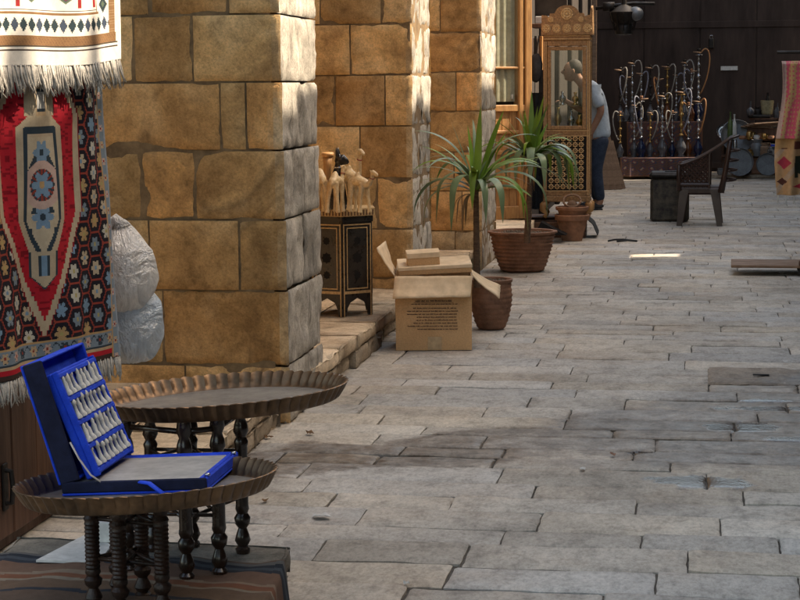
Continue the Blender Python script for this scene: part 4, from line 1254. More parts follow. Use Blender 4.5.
q_ = random.Random(44)
for i in range(16): d1.append((q_.uniform(0,360), q_.uniform(30,78), q_.uniform(.34,.5), q_.uniform(.018,.032), q_.uniform(.5,2.0), q_.choice([0,0,1]), q_.uniform(-.5,.5)))
d1 += [(70,80,.42,.034,.08,0,-.5), (110,74,.38,.03,.15,0,.4), (25,66,.40,.03,.3,0,.3)]
cp = (492, 331)
c = W(*cp, z=0)+wv(0,.11*.75)
tb = W(477, 285, d=10.75); tt_ = W(476, 189, d=10.75)
cc = W(*cp, z=0) + wv(0, .112*.75)
plant('potted strap-leaved plant on a thin trunk right behind the open carton', cp, .122, .075, .30, (tt_.x-cc.x, tt_.y-cc.y, tt_.z, V((tb.x-cc.x, tb.y-cc.y, 0))), .02, d1, 3, 9)
d2 = [(80,86,.52,.042,.05,0,.2), (20,80,.50,.040,.08,0,.8), (110,76,.42,.03,.1,0,.3), (165,62,.50,.02,.25,0,.2), (40,70,.36,.035,.4,0,.5),
      (185,50,.30,.05,2.6,1,.3), (170,30,.40,.03,.5,1,.2), (200,58,.32,.05,3.2,1,-.2), (235,62,.38,.055,3.6,1,.2), (265,64,.42,.055,3.6,1,.1), (290,60,.40,.05,3.4,1,.1),
      (318,62,.44,.045,3.4,1,.3), (340,62,.44,.05,3.2,1,.3), (352,60,.46,.046,3.0,1,.2), (5,58,.44,.046,3.0,1,.2), (15,56,.42,.03,2.8,0,.5), (335,58,.48,.035,2.9,0,.2),
      (325,50,.50,.04,2.6,0,.1), (60,62,.34,.04,2.4,1,0), (100,60,.34,.04,2.6,1,0), (140,60,.34,.04,2.8,0,0), (358,66,.32,.03,1.8,0,.6), (190,66,.46,.02,.8,0,.3), (205,35,.55,.02,1.1,0,.3)]
for i in range(12): d2.append((q_.uniform(-60,60), q_.uniform(40,70), q_.uniform(.42,.55), q_.uniform(.03,.045), q_.uniform(2.2,3.2), q_.choice([0,1,1]), q_.uniform(-.4,.4)))
for i in range(8): d2.append((q_.uniform(0,360), q_.uniform(72,86), q_.uniform(.32,.46), q_.uniform(.028,.04), q_.uniform(.1,.5), 0, q_.uniform(-.6,.6)))
for i in range(24): d2.append((q_.uniform(0,360), q_.uniform(45,80), q_.uniform(.25,.40), q_.uniform(.02,.035), q_.uniform(1.0,3.2), q_.choice([0,0,1]), q_.uniform(-.5,.5)))
cp2 = (524, 273.5); cc = W(*cp2, z=0)+wv(0,.255*.75); tt_ = W(531, 162, d=13.6); tb = W(527, 235, d=13.6)
plant('potted strap-leaved plant in a wide bowl-shaped coiled pot by the far pier', cp2, .255, .155, .315, (tt_.x-cc.x, tt_.y-cc.y, tt_.z, V((tb.x-cc.x, tb.y-cc.y, 0))), .024, d2, 9, 10)
# small white dish behind the first plant, on the step
p = W(458, 243, z=.25)

# ------------------------------------------------------------------ shopfront beyond the far pier
yS = W(515, 222, z=.215).y + .55
xl, xr_ = W(470, 200, y=yS).x, W(531, 200, y=yS).x
zb_, ztp = .21, 3.2
sf = thing('shopfront', 'honey-coloured wooden shopfront with glass panes beyond the far pier', 'shopfront', (0,0,0))
sf.matrix_world = Matrix.Translation((xr_, yS, 0)) @ Matrix.Rotation(R(36), 4, 'Z') @ Matrix.Diagonal((1.22,1,1,1)) @ Matrix.Translation((-xr_, -yS, 0))
fr = MB()
x499 = W(497, 100, y=yS).x; x519 = W(519, 100, y=yS).x; x526 = W(526, 100, y=yS).x
zs = W(510, 108, y=yS).z; zs2 = W(510, 130, y=yS).z
for (a, b) in ((xl, xl+.05), (x519, x519+.035), (x526-.01, xr_)): fr.box(a, b, yS-.02, yS+.06, zb_, ztp, b=.006)
for (a, b) in ((zb_, zb_+.12), (zs-.03, zs+.03), (zs2-.03,zs2+.0), (ztp-.1, ztp), (W(510,152,y=yS).z-.02, W(510,152,y=yS).z+.02), (W(510,186,y=yS).z-.02, W(510,186,y=yS).z+.02), (W(510,68,y=yS).z-.01, W(510,68,y=yS).z+.01)):
    fr.box(xl+.052, xr_-.04, yS-.012, yS+.05, a, b, b=.005)
fr.build('frame', M['goldwood'], sf)
m = MB(); 
for i in range(7):
    w_ = (xr_-xl-.1)/7; m.box(xl+.05+i*w_+.002, xl+.05+(i+1)*w_-.002, yS+.01, yS+.03, zb_+.1, zs-.02, b=.004)
m.build('lower_panel', M['goldwood'], sf)
for (a, b) in ((xl+.052, x519-.002), (x519+.037, x526-.012)):
    for (z0, z1) in ((zs+.032, W(510,68,y=yS).z-.012), (W(510,68,y=yS).z+.012, ztp-.102)):
        m = MB(); m.box(a, b, yS+.008, yS+.013, z0, z1); m.build('glass_pane', M['glass'], sf)
m = MB(); m.sheet(lambda u, v: (xl+.06+(x519-xl-.08)*u, yS+.022+.006*math.sin(u*40), zs+.06+1.1*v), 60, 6); m.build('curtain', M['curtain'], sf, smooth=True)
m = MB(); m.box(xl, xr_, yS+.62, yS+.64, 0, ztp); m.box(xr_-.02, xr_, yS+.062, yS+.62, zb_, ztp); m.build('side_wall', M['goldwood'], sf)
m = MB(); q = W(504, 97, y=yS-.05); m.box(q.x-.06, q.x+.09, yS-.11, yS-.021, q.z-.02, q.z+.025, b=.005)
tag(m.build('folded_paper', M['white']), 'folded white paper on the sill of the shopfront', 'paper')

# things hung in the dark gap next to the cabinet
q = W(536, 60, d=17.3); m = MB(); r = random.Random(4)
sh = thing('wall_shelf', 'small high shelf with white boxes above the glass cabinet', 'shelf')
q0 = W(533, 24, d=17.9); q1 = W(566, 24, d=17.9)
m = MB(); m.box(q0.x, q1.x, q0.y-.12, q0.y+.2, q0.z-.04, q0.z, b=.004); m.build('board', M['panelwood'], sh)
m = MB(); m.box(q0.x, q1.x, q0.y+.2, q0.y+.22, q0.z, q0.z+.4, b=.004); m.build('back_board', M['darkwall'], sh)
m = MB(); m.box(q0.x+.03, q0.x+.27, q0.y-.08, q0.y+.15, q0.z+.002, q0.z+.07, b=.004); tag(m.build('white_box', M['white']), 'flat white box lying on the high shelf', 'box')
for i in range(4):
    q = W(533.5+i*2.6, 52, d=17.6); m = MB(); m.box(-.01, .01, -.08, .08, -.17, .13+.02*(i % 2), b=.003)
    o = m.build('upright_board', [M['white'], M['cloth'], M['white'], M['goldwood']][i], loc=q)
    tag(o, ['white strip at the left of the boards stored beside the cabinet', 'dark strip between the white boards beside the cabinet', 'white strip in the middle of the boards beside the cabinet', 'wooden strip nearest to the glass cabinet'][i], 'board')
q = W(536, 68, d=17.3); m = MB(); m.ball((0,0,0), (.06,.05,.13), 16, 12, fn=crumple(3,.2)); m.tube([(0,0,.1),(.01,0,.2),(.03,0,.3)], .008)
tag(m.build('cloth_bag', M['cloth'], smooth=True, loc=q), 'dark cloth bag hanging in the gap left of the cabinet', 'bag')
q = W(535, 130, d=17.5); m = MB(); m.sheet(lambda u, v: (q.x-.1+.2*u, q.y+.02*math.sin(u*20), q.z+.35-1.1*v), 20, 6)
tag(m.build('grey_cloth', M['cloth'], smooth=True), 'dark cloth hanging behind the second plant', 'cloth')

# ------------------------------------------------------------------ inlaid glass cabinet
cb = W(566, 238, z=0); dC = 17.35
pc = W(566.5, 200, d=dC)
cab = thing('display_cabinet', 'tall inlaid wooden cabinet with glass door and carved crest', 'cabinet', (pc.x, pc.y, 0), VW+R(-8))
CW, CD = .44, .34; Z0 = W(566, 196, d=dC).z; Z1 = W(566, 41, d=dC).z
m = MB(); hw = CW/2
ps = .035
for sx in (-1, 1):
    for (y0, y1) in ((0, ps), (CD-ps, CD)):
        xa, xb = (-hw, -hw+ps) if sx < 0 else (hw-ps, hw); m.box(xa, xb, y0, y1, Z0, Z1, b=.004)
zm = W(566, 132, d=dC).z
m.box(-hw, hw, -.004, CD+.004, Z0-.055, Z0, b=.006); m.box(-hw, hw, -.002, CD, Z1+.0002, Z1+.05, b=.006)
for z in (Z0+.0, zm-.03, Z1-.05): m.box(-hw+ps, hw-ps, .004, ps-.004, z, z+.05, b=.004); m.box(hw-ps+.004, hw-.004, ps, CD-ps, z, z+.05, b=.004); m.box(-hw+.004, -hw+ps-.004, ps, CD-ps, z, z+.05, b=.004)
m.build('frame', M['carvegold'], cab)
# door
dr = MB(); z0, z1 = zm+.025, Z1-.055; a, b = -hw+ps+.004, hw-ps-.004
dr.box(a, a+.035, -.006, .014, z0, z1, b=.004); dr.box(b-.035, b, -.006, .014, z0, z1, b=.004); dr.box(a+.036, b-.036, -.006, .014, z0, z0+.035, b=.004); dr.box(a+.036, b-.036, -.006, .014, z1-.035, z1, b=.004)
d_ = dr.build('door', M['carvegold'], cab)
m = MB(); m.box(a+.034, b-.034, .002, .006, z0+.034, z1-.034); m.build('glass_pane', M['glass'], d_)
m = MB(); m.box(hw-.012, hw-.008, ps+.002, CD-ps-.002, zm+.022, Z1-.052); m.build('side_glass', M['glass'], cab)
m = MB(); m.box(-hw+.008, -hw+.012, ps+.002, CD-ps-.002, zm+.022, Z1-.052); m.build('side_glass', M['glass'], cab)
m = MB(); m.box(-hw+ps+.002, hw-ps-.002, .03, CD-.01, zm+.24, zm+.247); m.build('glass_shelf', M['glass'], cab)
m = MB(); m.box(-hw+ps, hw-ps, .03, CD-.01, zm+.0205, zm+.028); m.build('cabinet_floor', M['panelwood'], cab)
# pierced lower panel: eight-point star lattice
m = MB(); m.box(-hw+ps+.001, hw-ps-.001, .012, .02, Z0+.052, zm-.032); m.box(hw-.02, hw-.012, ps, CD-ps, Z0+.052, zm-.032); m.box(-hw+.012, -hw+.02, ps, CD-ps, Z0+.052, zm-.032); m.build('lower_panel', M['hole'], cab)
m = MB(); x = a; g = .056
k0 = 0
zz = Z0+.06
while zz < zm-.06:
    x = -hw+ps+.012; 
    while x < hw-ps-.04:
        st = star(x+g/2, zz+g/2, g*.50, g*.36); n = len(st); ins = star(x+g/2, zz+g/2, g*.3, g*.2)
        vs = [(p[0], .007, p[1]) for p in st] + [(p[0], .004, p[1]) for p in ins] + [(p[0], .011, p[1]) for p in st]
        m.add(vs, [(i, (i+1) % n, (i+1) % n+n, i+n) for i in range(n)] + [(i, i+2*n, (i+1) % n+2*n, (i+1) % n) for i in range(n)])
        m.box(x+g*.42, x+g*.58, .003, .008, zz+g*.42, zz+g*.58)
        x += g
    zz += g
m.build('star_lattice', M['inlay'], cab)
m = MB()
for z in (Z0+.045, zm-.03-.008, zm+.012, Z1+.012, Z1+.04): m.box(-hw+.006, hw-.006, -.0065, -.0045, z, z+.007)
for x in (-hw+.008, -hw+.026, hw-.030, hw-.012): m.box(x, x+.005, -.0025, -.0005, Z0+.01, Z1-.01)
m.build('inlay_lines', M['inlay'], cab)
# cornice and crest
m = MB(); m.box(-hw-.02, hw+.02, -.022, CD+.01, Z1+.05, Z1+.06, b=.004)
m.prism([(-hw-.018,-.02),(hw+.018,-.02),(hw+.018,CD),(-hw-.018,CD)], Z1+.0602, Z1+.165)
m.build('cornice', M['carvegold'], cab)
def crest(L, M_):
    m = MB().at(M_); n = 60; vs = []; fs = []
    for i in range(n+1):
        u = i/n; x = -L/2+L*u
        h = .055 + .012*abs(math.sin(u*PI*7))
        if abs(u-.5) < .24: h = .075+.085*math.sqrt(max(0, 1-((u-.5)/.24)**2))
        elif abs(u-.5) < .34: h = .085
        if u < .05 or u > .95: h = .13 if u > .95 else .07
        vs += [(x, 0, 0), (x, 0, h), (x, .018, h), (x, .018, 0)]
    for i in range(n):
        a = i*4; fs += [(a, a+4, a+5, a+1), (a+1, a+5, a+6, a+2), (a+2, a+6, a+7, a+3)]
    fs += [(0,1,2,3), tuple(n*4+k for k in (3,2,1,0))]
    m.add(vs, fs); return m
m = crest(CW+.03, Matrix.Translation((0,-.016,Z1+.1655))); m.build('crest', M['carvegold'], cab)
m = crest(CD, Matrix.Translation((hw+.016,CD/2,Z1+.1655)) @ Matrix.Rotation(PI/2, 4, 'Z')); m.build('crest', M['carvegold'], cab)
def rosette(m, cx, cz, r_, y):
    for k in range(8):
        a = k*PI/4; m.ball((cx+r_*.62*math.cos(a), y, cz+r_*.62*math.sin(a)), (r_*.3, .004, r_*.3), 8, 5)
    m.ball((cx, y, cz), (r_*.3, .006, r_*.3), 8, 5)
    m.tube([(cx+r_*math.cos(k*PI/8), y, cz+r_*math.sin(k*PI/8)) for k in range(17)], r_*.12, n=5)
m = MB()
for x in (-.19,-.095,0,.095,.19): rosette(m, x, Z1+.112, .036, -.021)
rosette(m, 0, Z1+.245, .05, -.017); rosette(m, -.15, Z1+.195, .024, -.017); rosette(m, .13, Z1+.195, .024, -.017)
m.build('carved_rosettes', M['inlay'], cab, smooth=True)
for sx in (-1, 1):
    for y in (.03, CD-.03):
        m = MB(); m.tube([(sx*(hw-.03), y, Z0-.056), (sx*(hw-.0), y, Z0-.09), (sx*(hw+.005), y, Z0-.13), (sx*(hw-.03), y, Z0-.17), (sx*(hw-.01), y, Z0-.2)], [.03,.036,.03,.018,.024], n=10)
        m.build('leg', M['goldwood'], cab, smooth=True)
# contents
r = random.Random(2)
M['brassb'] = simple('bright_brass', (.5,.33,.12), (.3,.18,.07), .3, .9)
for i, (x, y, h_, dz, mt) in enumerate(((-.09,.16,.2,.03,'brassb'), (.03,.22,.17,.03,'silver'), (.11,.14,.13,.03,'brassb'), (-.05,.2,.13,.25,'silver'), (.07,.18,.12,.25,'brassb'))):
    m = MB(); m.lathe([(.028,0),(.03,.01),(.012,.02),(.035,h_*.4),(.03,h_*.6),(.01,h_*.75),(.018,h_),(.014,h_)], 14)
    p = cab.matrix_basis @ V((x, y, 0)); o = m.build('vase', M[mt], smooth=True, loc=(p.x, p.y, zm+dz))
    tag(o, ('small brass vase at lower left inside the cabinet','small silver vase at the middle inside the cabinet','short brass vase at lower right inside the cabinet','little silver vase on the glass shelf','little brass vase on the glass shelf')[i], 'vase')
# crate draped with cloth below the cabinet
cz = Z0-.205
p = W(560, 236, d=17.5)
cr = thing('draped_crate', 'low brown crate under the cabinet, dark cloth hanging at its side', 'crate', (p.x, p.y, 0), VW+R(-8))
m = MB(); 
for z in (0,.06,.12): m.box(-.36,.24,0,.4,z,min(z+.055,cz-.012),b=.004)
m.box(-.37,.25,-.01,.41,cz-.011,cz,b=.003); m.build('crate_body', M['panelwood'], cr)
def drape(u, v):
    x = .14+.12*u+.14*v; z = cz+.004 - .0*u
    k = v
    return V((.12+.14*min(1, v*1.5)+.08*max(0,v-.3)*1.6, -.02+.42*u, cz+.01-max(0, v-.4)*(cz-.02)/.6 + .01*math.sin(u*15)*v))
m = MB(); m.sheet(drape, 30, 20); o = m.build('cloth_cover', M['cloth'], cr, smooth=True); o.modifiers.new('t','SOLIDIFY').thickness = .006

# terracotta pots in front of the cabinet
def flower_pot(parent, rt, rb, h, z, nm='pot'):
    m = MB(); m.lathe([(rb,z),(rt*.9,z+h*.78),(rt*1.0,z+h*.79),(rt*1.04,z+h*.97),(rt,z+h),(rt*.92,z+h),(rt*.88,z+h*.8),(rb*.9,z+.02)], 32); return m.build(nm, M['terra2'], parent, smooth=R(40))
p = W(573, 241.5, z=0); p = p+wv(0,.1)
o = flower_pot(None, .158, .093, .245, 0, 'flower_pot'); o.location = p; tag(o, 'large terracotta flower pot on the paving before the cabinet', 'pot')
o = flower_pot(None, .150, .10, .15, 0, 'flower_pot'); o.location = p+V((0,0,.168)); tag(o, 'terracotta pot nested inside the large pot before the cabinet', 'pot')
m = MB(); m.tube([(.08*math.cos(a), .03*math.sin(a), .07+.055*math.sin(a)) for a in [2*PI*k/24 for k in range(25)]], .011, n=7); m.ball((0,.02,.03),(.05,.04,.045),10,8)
o = m.build('woven_ring', M['plank'], smooth=True, loc=p+V((0,0,.30))); tag(o, 'woven ring lying in the upper terracotta pot', 'basket')
p = W(548, 241, z=0)+wv(.0,.42); m = MB(); m.lathe([(.12,0),(.15,.05),(.165,.12),(.18,.15),(.17,.155),(.14,.1)], 30)
tag(m.build('clay_bowl', M['terra'], smooth=R(50), loc=p), 'dark brown clay bowl left of the terracotta flower pots', 'bowl')
p = W(543, 222, d=16.9); m = MB(); m.add([(-.02,0,0),(.21,0,-.12),(-.08,0,-.12),(-.02,.2,0),(.21,.2,-.12),(-.08,.2,-.12)], [(0,2,1),(3,4,5),(0,1,4,3),(1,2,5,4),(2,0,3,5)])
tag(m.build('black_wedge', M['hole'], loc=p), 'black folded card behind the second plant pot', 'card')
# ------------------------------------------------------------------ man behind the cabinet
dM = 21.4
fp = W(597, 207, d=dM); sM = F/dM
man = thing('person', 'person in pale blue T-shirt and jeans bending forward behind the glass cabinet', 'person', (fp.x, fp.y, 0), VW)
def skin(name, verts, edges, mat, parent, sub=2, root=0):
    me = bpy.data.meshes.new(name); me.from_pydata([v[0] for v in verts], edges, []); me.materials.append(M[mat])
    o = bpy.data.objects.new(name, me); COL.objects.link(o); o.parent = parent
    o.modifiers.new('s', 'SKIN')
    sv = me.skin_vertices[0].data
    for i, v in enumerate(verts): sv[i].radius = v[1] if hasattr(v[1], '__len__') else (v[1], v[1]); sv[i].use_root = (i == root)
    s_ = o.modifiers.new('u', 'SUBSURF'); s_.levels = sub; s_.render_levels = sub
    o.modifiers['s'].use_smooth_shade = True
    return o
# local: -x is the way he faces, y away from the viewer
bv = [((.02,.05,.86),(.09,.10)), ((.0,.05,1.05),(.085,.10)), ((-.03,.05,1.25),(.09,.11)), ((-.10,.05,1.40),(.07,.10)), ((-.18,.05,1.47),(.052,.052)), ((-.24,.05,1.52),(.06,.062)),
      ((-.27,.05,1.60),(.082,.078)), ((-.29,.05,1.66),(.07,.066)),
      ((-.06,-.13,1.37),.06), ((.03,-.17,1.14),.047), ((-.07,-.16,.93),.036), ((-.10,-.15,.87),(.022,.036)),      # near arm 8-11
      ((-.08,.22,1.37),.06), ((-.12,.26,1.12),.046), ((-.30,.18,1.22),.035), ((-.36,.14,1.26),(.02,.034)),        # far arm 12-15
      ((.02,-.02,.74),(.07,.07)), ((-.02,-.05,.47),.055), ((.04,-.05,.10),.042), ((-.02,-.05,.04),(.045,.035)), ((-.14,-.05,.025),(.035,.024)),
      ((.02,.12,.74),(.07,.07)), ((-.03,.15,.47),.055), ((.02,.15,.10),.042), ((-.04,.15,.04),(.045,.035)), ((-.16,.15,.025),(.035,.024))]
be = [(0,1),(1,2),(2,3),(3,4),(4,5),(5,6),(6,7),(3,8),(8,9),(9,10),(10,11),(3,12),(12,13),(13,14),(14,15),(0,16),(16,17),(17,18),(18,19),(19,20),(0,21),(21,22),(22,23),(23,24),(24,25)]
for (hi, base_, dirx) in ((11, V((-.10,-.15,.87)), V((-.3,0,-1))), (15, V((-.36,.14,1.26)), V((-1,0,-.1)))):
    dirx.normalize()
    for k in range(4):
        off = V((0, (k-1.5)*.018, 0)) if hi == 15 else V(((k-1.5)*.016, 0, 0)); L = (.07,.08,.078,.062)[k]
        n0 = len(bv); bv.append((tuple(base_+off+dirx*.05), .0095)); bv.append((tuple(base_+off+dirx*(.05+L*.55)), .009)); bv.append((tuple(base_+off*1.05+dirx*(.05+L)+V((.012,0,-.012))), .007))
        be += [(hi, n0), (n0, n0+1), (n0+1, n0+2)]
    n0 = len(bv); s_ = V((.03,0,.0)) if hi == 11 else V((0,0,.03)); bv.append((tuple(base_+s_+dirx*.015), .011)); bv.append((tuple(base_+s_*1.4+dirx*.055), .008)); be += [(hi, n0), (n0, n0+1)]
skin('body', bv, be, 'skin', man)
# face details and hair
m = MB(); hc = V((-.285,.05,1.60))
m.tube([hc+V((-.098,0,.01)), hc+V((-.122,0,-.022)), hc+V((-.105,0,-.035))], [.01,.014,.012], n=8)
m.ball(hc+V((-.012,0,-.012)), (.094,.078,.116), 24, 16, fn=lambda d: 1-.10*max(0,-d.z)*max(0,d.x)); m.ball(hc+V((-.055,0,-.085)), (.036,.038,.03), 12, 8); m.build('face', M['skin'], man, smooth=True)
m = MB(); 
for y_ in (-.03,.03): m.ball(hc+V((-.097,y_,.006)), (.008,.013,.008), 8, 6)
m.build('eyes', M['hole'], man, smooth=True)
m = MB()
for y_ in (-.086,.086): m.ball(hc+V((.0,y_,-.01)), (.02,.008,.03), 10, 7)
m.build('ear', M['skin'], man, smooth=True)
m = MB(); m.ball(hc+V((.026,0,.030)), (.090,.085,.100), 24, 16, fn=lambda d: 1+.04*noise.noise(d*7)); m.build('hair', M['hair'], man, smooth=True)
tv = [((.03,.05,.79),(.14,.155)), ((.02,.05,.90),(.136,.152)), ((.0,.05,1.05),(.125,.15)), ((-.03,.05,1.25),(.13,.16)), ((-.10,.05,1.40),(.095,.13)), ((-.15,.05,1.445),(.062,.062)),
      ((-.06,-.14,1.375),.078), ((-.01,-.165,1.24),.073), ((.015,-.172,1.17),.07), ((-.08,.23,1.375),.078), ((-.10,.25,1.24),.07), ((-.115,.26,1.17),.066)]
te = [(0,1),(1,2),(2,3),(3,4),(4,5),(4,6),(6,7),(7,8),(4,9),(9,10),(10,11)]
skin('shirt', tv, te, 'shirt', man)
jv = [((.02,.05,.88),(.132,.14)), ((.02,.05,.80),(.13,.13)), ((.02,-.04,.74),(.105,.095)), ((-.02,-.05,.47),.078), ((.035,-.05,.09),.062), ((.02,.14,.74),(.105,.095)), ((-.03,.15,.47),.078), ((.015,.15,.09),.062)]
je = [(0,1),(1,2),(2,3),(3,4),(1,5),(5,6),(6,7)]
skin('jeans', jv, je, 'jeans', man)
for y_ in (-.05,.15):
    m = MB(); m.ball((-.06,y_,.045), (.135,.048,.042), 16, 10); m.box(-.19,.06,y_-.045,y_+.045,.0,.018,b=.008); m.build('shoe', M['cloth'], man, smooth=True)

# planks leaning behind him
pk = W(612, 190, z=0)
for i, (dx, lean, h_, tw) in enumerate(((-.10,-.02,.74,0), (-.0,-.10,.76,.1), (.09,-.18,.74,.15), (.15,-.22,.68,.2))):
    m = MB(); m.box(-.05,.05,-.012,.012,0,h_,b=.004); o = m.build('leaning_plank', M['plank'], loc=pk+wv(dx,.03*i)+V((0,0,.005)))
    o.rotation_euler = (R(-10), lean, VW+tw)
    tag(o, ('brown plank leaning just right of the man, leftmost','brown plank leaning second from the man','brown plank leaning third from the man','shortest brown plank, leaning farthest from the man')[i], 'plank', 'planks leaning behind the man')

# ------------------------------------------------------------------ hookah table
hA = W(624, 181, z=0); dH = 27.9
tx0 = W(625, 181, d=dH).x; tx1 = W(702, 181, d=dH).x; ty = W(660, 181, d=dH).y
ht = thing('display_table', 'two-level table covered with faded red patterned carpets, holding hookahs', 'table', (0,0,0))
def carpetcol(u, v):
    a = u*18+math.sin(v*9)*.3; b = v*7+math.sin(u*23)*.3; 
    d = abs((a % 2)-1)+abs((b % 2)-1)
    if v < .06 or v > .94 or u < .02 or u > .98: return (.16,.08,.05)
    if d < .35: return (.26,.22,.17)
    if d < .6: return (.17,.05,.035)
    if d < .8: return (.05,.06,.10)
    return (.13,.065,.05) if int(a*3+b*5) % 3 else (.07,.06,.065)
zT = W(660, 122, d=dH+.35).z; zL = W(660, 158, d=dH).z
m = MB(); m.box(tx0+.06, tx1-.06, ty+.5, ty+.9, .06, zT-.01); m.box(tx0+.04, tx1-.04, ty+.05, ty+.49, .06, zL-.01); m.build('trestle', M['darkwall'], ht)
def cover(y0, z1, x0, x1, zb2, ytop):
    mm = MB()
    def f(u, v):
        x = x0+(x1-x0)*u
        if v < .3: return V((x, ytop-(ytop-y0)*(v/.3), z1+.004+.004*noise.noise(V((x*5,v*9,0)))))
        q = (v-.3)/.7; return V((x+.02*math.sin(x*9)*q, y0-.03*q-.03*math.sin(x*17)*q-.02*math.sin(x*41)*q, z1-(z1-zb2)*q+ .0))
    mm.sheet(f, 110, 40, cfn=carpetcol); return mm
c_ = cover(ty+.49, zT, tx0, tx1, zL, ty+.92).build('carpet_cover', M['print'], ht, smooth=True)
c_ = cover(ty, zL, tx0-.08, tx1, .05, ty+.48).build('carpet_cover', M['print'], ht, smooth=True)
def hookah(label, px, pyb, d, H, glass, z=None, tray_=True, hose=1, metal='silver', az=0):
    p = W(px, pyb, d=d)
    if z is not None: p.z = z
    t = thing('hookah', label, 'hookah', p, VW+az, 'water pipes on the carpet-covered table')
    hb = H*.30; rb = H*.08
    m = MB(); m.lathe([(rb*.75,0),(rb*.8,.01),(rb*.5,hb*.14),(rb,hb*.4),(rb*.95,hb*.55),(rb*.4,hb*.85),(rb*.3,hb),(rb*.42,hb*1.03)], 16); m.build('vase', M[glass], t, smooth=True)
    m = MB(); q = [(rb*.42,hb*1.03),(rb*.5,hb*1.08),(rb*.2,hb*1.14)]
    k = 7
    for i in range(k):
        z0 = hb*1.16 + (H*.9-hb*1.16)*i/k; dz = (H*.9-hb*1.16)/k; w_ = (.26,.42,.2,.5,.22,.36,.2)[i]*rb
        q += [(rb*.16,z0), (w_,z0+dz*.3), (w_*.8,z0+dz*.6), (rb*.14,z0+dz*.9)]
    q += [(rb*.2,H*.9),(rb*.16,H*.92)]
    m.lathe(q, 12); m.build('stem', M[metal], t, smooth=True)
    m = MB(); m.lathe([(.001,H*.905),(rb*.75,H*.905),(rb*.8,H*.915),(rb*.1,H*.912)], 16); m.build('ash_tray', M[metal], t, smooth=True)
    m = MB(); m.lathe([(rb*.12,H*.92),(rb*.2,H*.95),(rb*.32,H*.985),(rb*.3,H),(rb*.12,H*.975)], 12); m.build('bowl', M['iron'] if hose > 0 else M['terra2'], t, smooth=True)
    if hose:
        s_ = 1 if hose > 0 else -1; m = MB(); pts = []
        for i in range(19):
            u = i/18; a = u*PI*1.25
            pts.append((s_*(rb*.2 + rb*1.5*math.sin(a*.8)+rb*.2*u), -.03-.03*math.sin(u*5), hb*1.25 + (H*.62)*math.sin(u*PI*.62)**1.3 - .0))
        pts.append((pts[-1][0]-s_*rb*.6, -.05, pts[-1][2]+.005)); pts.append((pts[-1][0]-s_*rb*1.0, -.05, pts[-1][2]+.01))
        m.tube(pts[:19], .0105, n=7); m.build('hose', M[('hosea','hoseb','hosea','hosec','hosea')[(int(px)) % 5]], t, smooth=True)
        m = MB(); m.tube(pts[18:], [.009,.013,.007], n=7); m.build('mouthpiece', M['plank'], t, smooth=True)
    return t
for nm, ca, cb2 in (('hosea',(.34,.32,.29),(.05,.045,.04)), ('hoseb',(.05,.06,.14),(.3,.3,.32)), ('hosec',(.35,.09,.04),(.3,.2,.06))):
    q = NT(nm); wv_ = q.n('ShaderNodeTexWave'); wv_.inputs['Scale'].default_value = 22; wv_.bands_direction = 'Z'; q.l(q.tc.outputs['Object'], wv_.inputs[0])
    M[nm] = q.set(col=q.ramp(wv_.outputs[1], [(.3, ca), (.7, cb2)]), rough=.6)
M['gblue'] = simple('blue_glass', (.012,.02,.06), (.01,.012,.03), .12, scale=15, bump=0)
M['gsmoke'] = simple('smoky_glass', (.05,.052,.06), (.11,.11,.12), .14, scale=15, bump=0)
M['gamber'] = simple('brown_glass', (.16,.06,.02), (.06,.02,.01), .14, scale=15, bump=0)
dB = dH+.55
back = [(620,118,70,'gsmoke','dark slender hookah at the far left of the back row',1), (632,118,63,'gsmoke','tall silver hookah with pale hose, second from left in back row',1), (650,118,68,'gsmoke','dark hookah between the second and the copper-stemmed one',1),
        (667,118,67,'gamber','copper-stemmed hookah in the middle of the back row',1), (684,118,63,'gsmoke','silver hookah right of the copper-stemmed one in back row',1), (698,118,52,'gblue','tallest silver hookah at the right end of back row',1)]
back += [(626,118,78,'gsmoke','shorter silver hookah squeezed between the two leftmost back ones',-1), (641,118,74,'gblue','thin dark hookah behind the second back one',1), (658,118,80,'gsmoke','short dark hookah left of the copper-stemmed one',-1), (676,118,76,'gsmoke','plain silver hookah right behind the copper-stemmed one',1), (691,118,72,'gamber','slim hookah left of the tallest one at the back',-1)]
for i, (px, pb, ptop, g, lab, hs) in enumerate(back):
    H = (pb+6-ptop)*dB/F
    hookah(lab, px, 121, dB+.05*(i % 2), H, g, z=zT+.006, hose=hs, metal='copper' if False else ('brassb' if i == 3 else ('iron' if i in (0,2) else 'silver')), az=R((i*37) % 50-25))
front = [(620,158,112,'gsmoke','dark ribbed hookah at the left end of the front row',-1), (634,158,104,'gsmoke','silver hookah standing second in the front row',1), (641,159,98,'gblue','slim hookah with blue base beside the second front one',-1), (650,158,112,'gsmoke','small hookah in the left middle of the front row',1),
         (662,160,96,'gsmoke','silver hookah with looping hose, centre of front row',1), (672,158,112,'gblue','short blue-based hookah right of the front centre',-1), (681,161,93,'gsmoke','slender silver hookah near the right of front row',1), (688,158,104,'gamber','brown-based hookah behind the slender front one',-1), (698,156,98,'gblue','blue-based hookah at the right end of the front row',1)]
for i, (px, pb, ptop, g, lab, hs) in enumerate(front):
    dd = dH+.2+.12*(i % 2); H = (pb-ptop)*dd/F
    hookah(lab, px, pb, dd, H, g, z=zL+.006, hose=hs, az=R((i*53) % 60-30), metal='silver' if i % 3 else 'brassb')

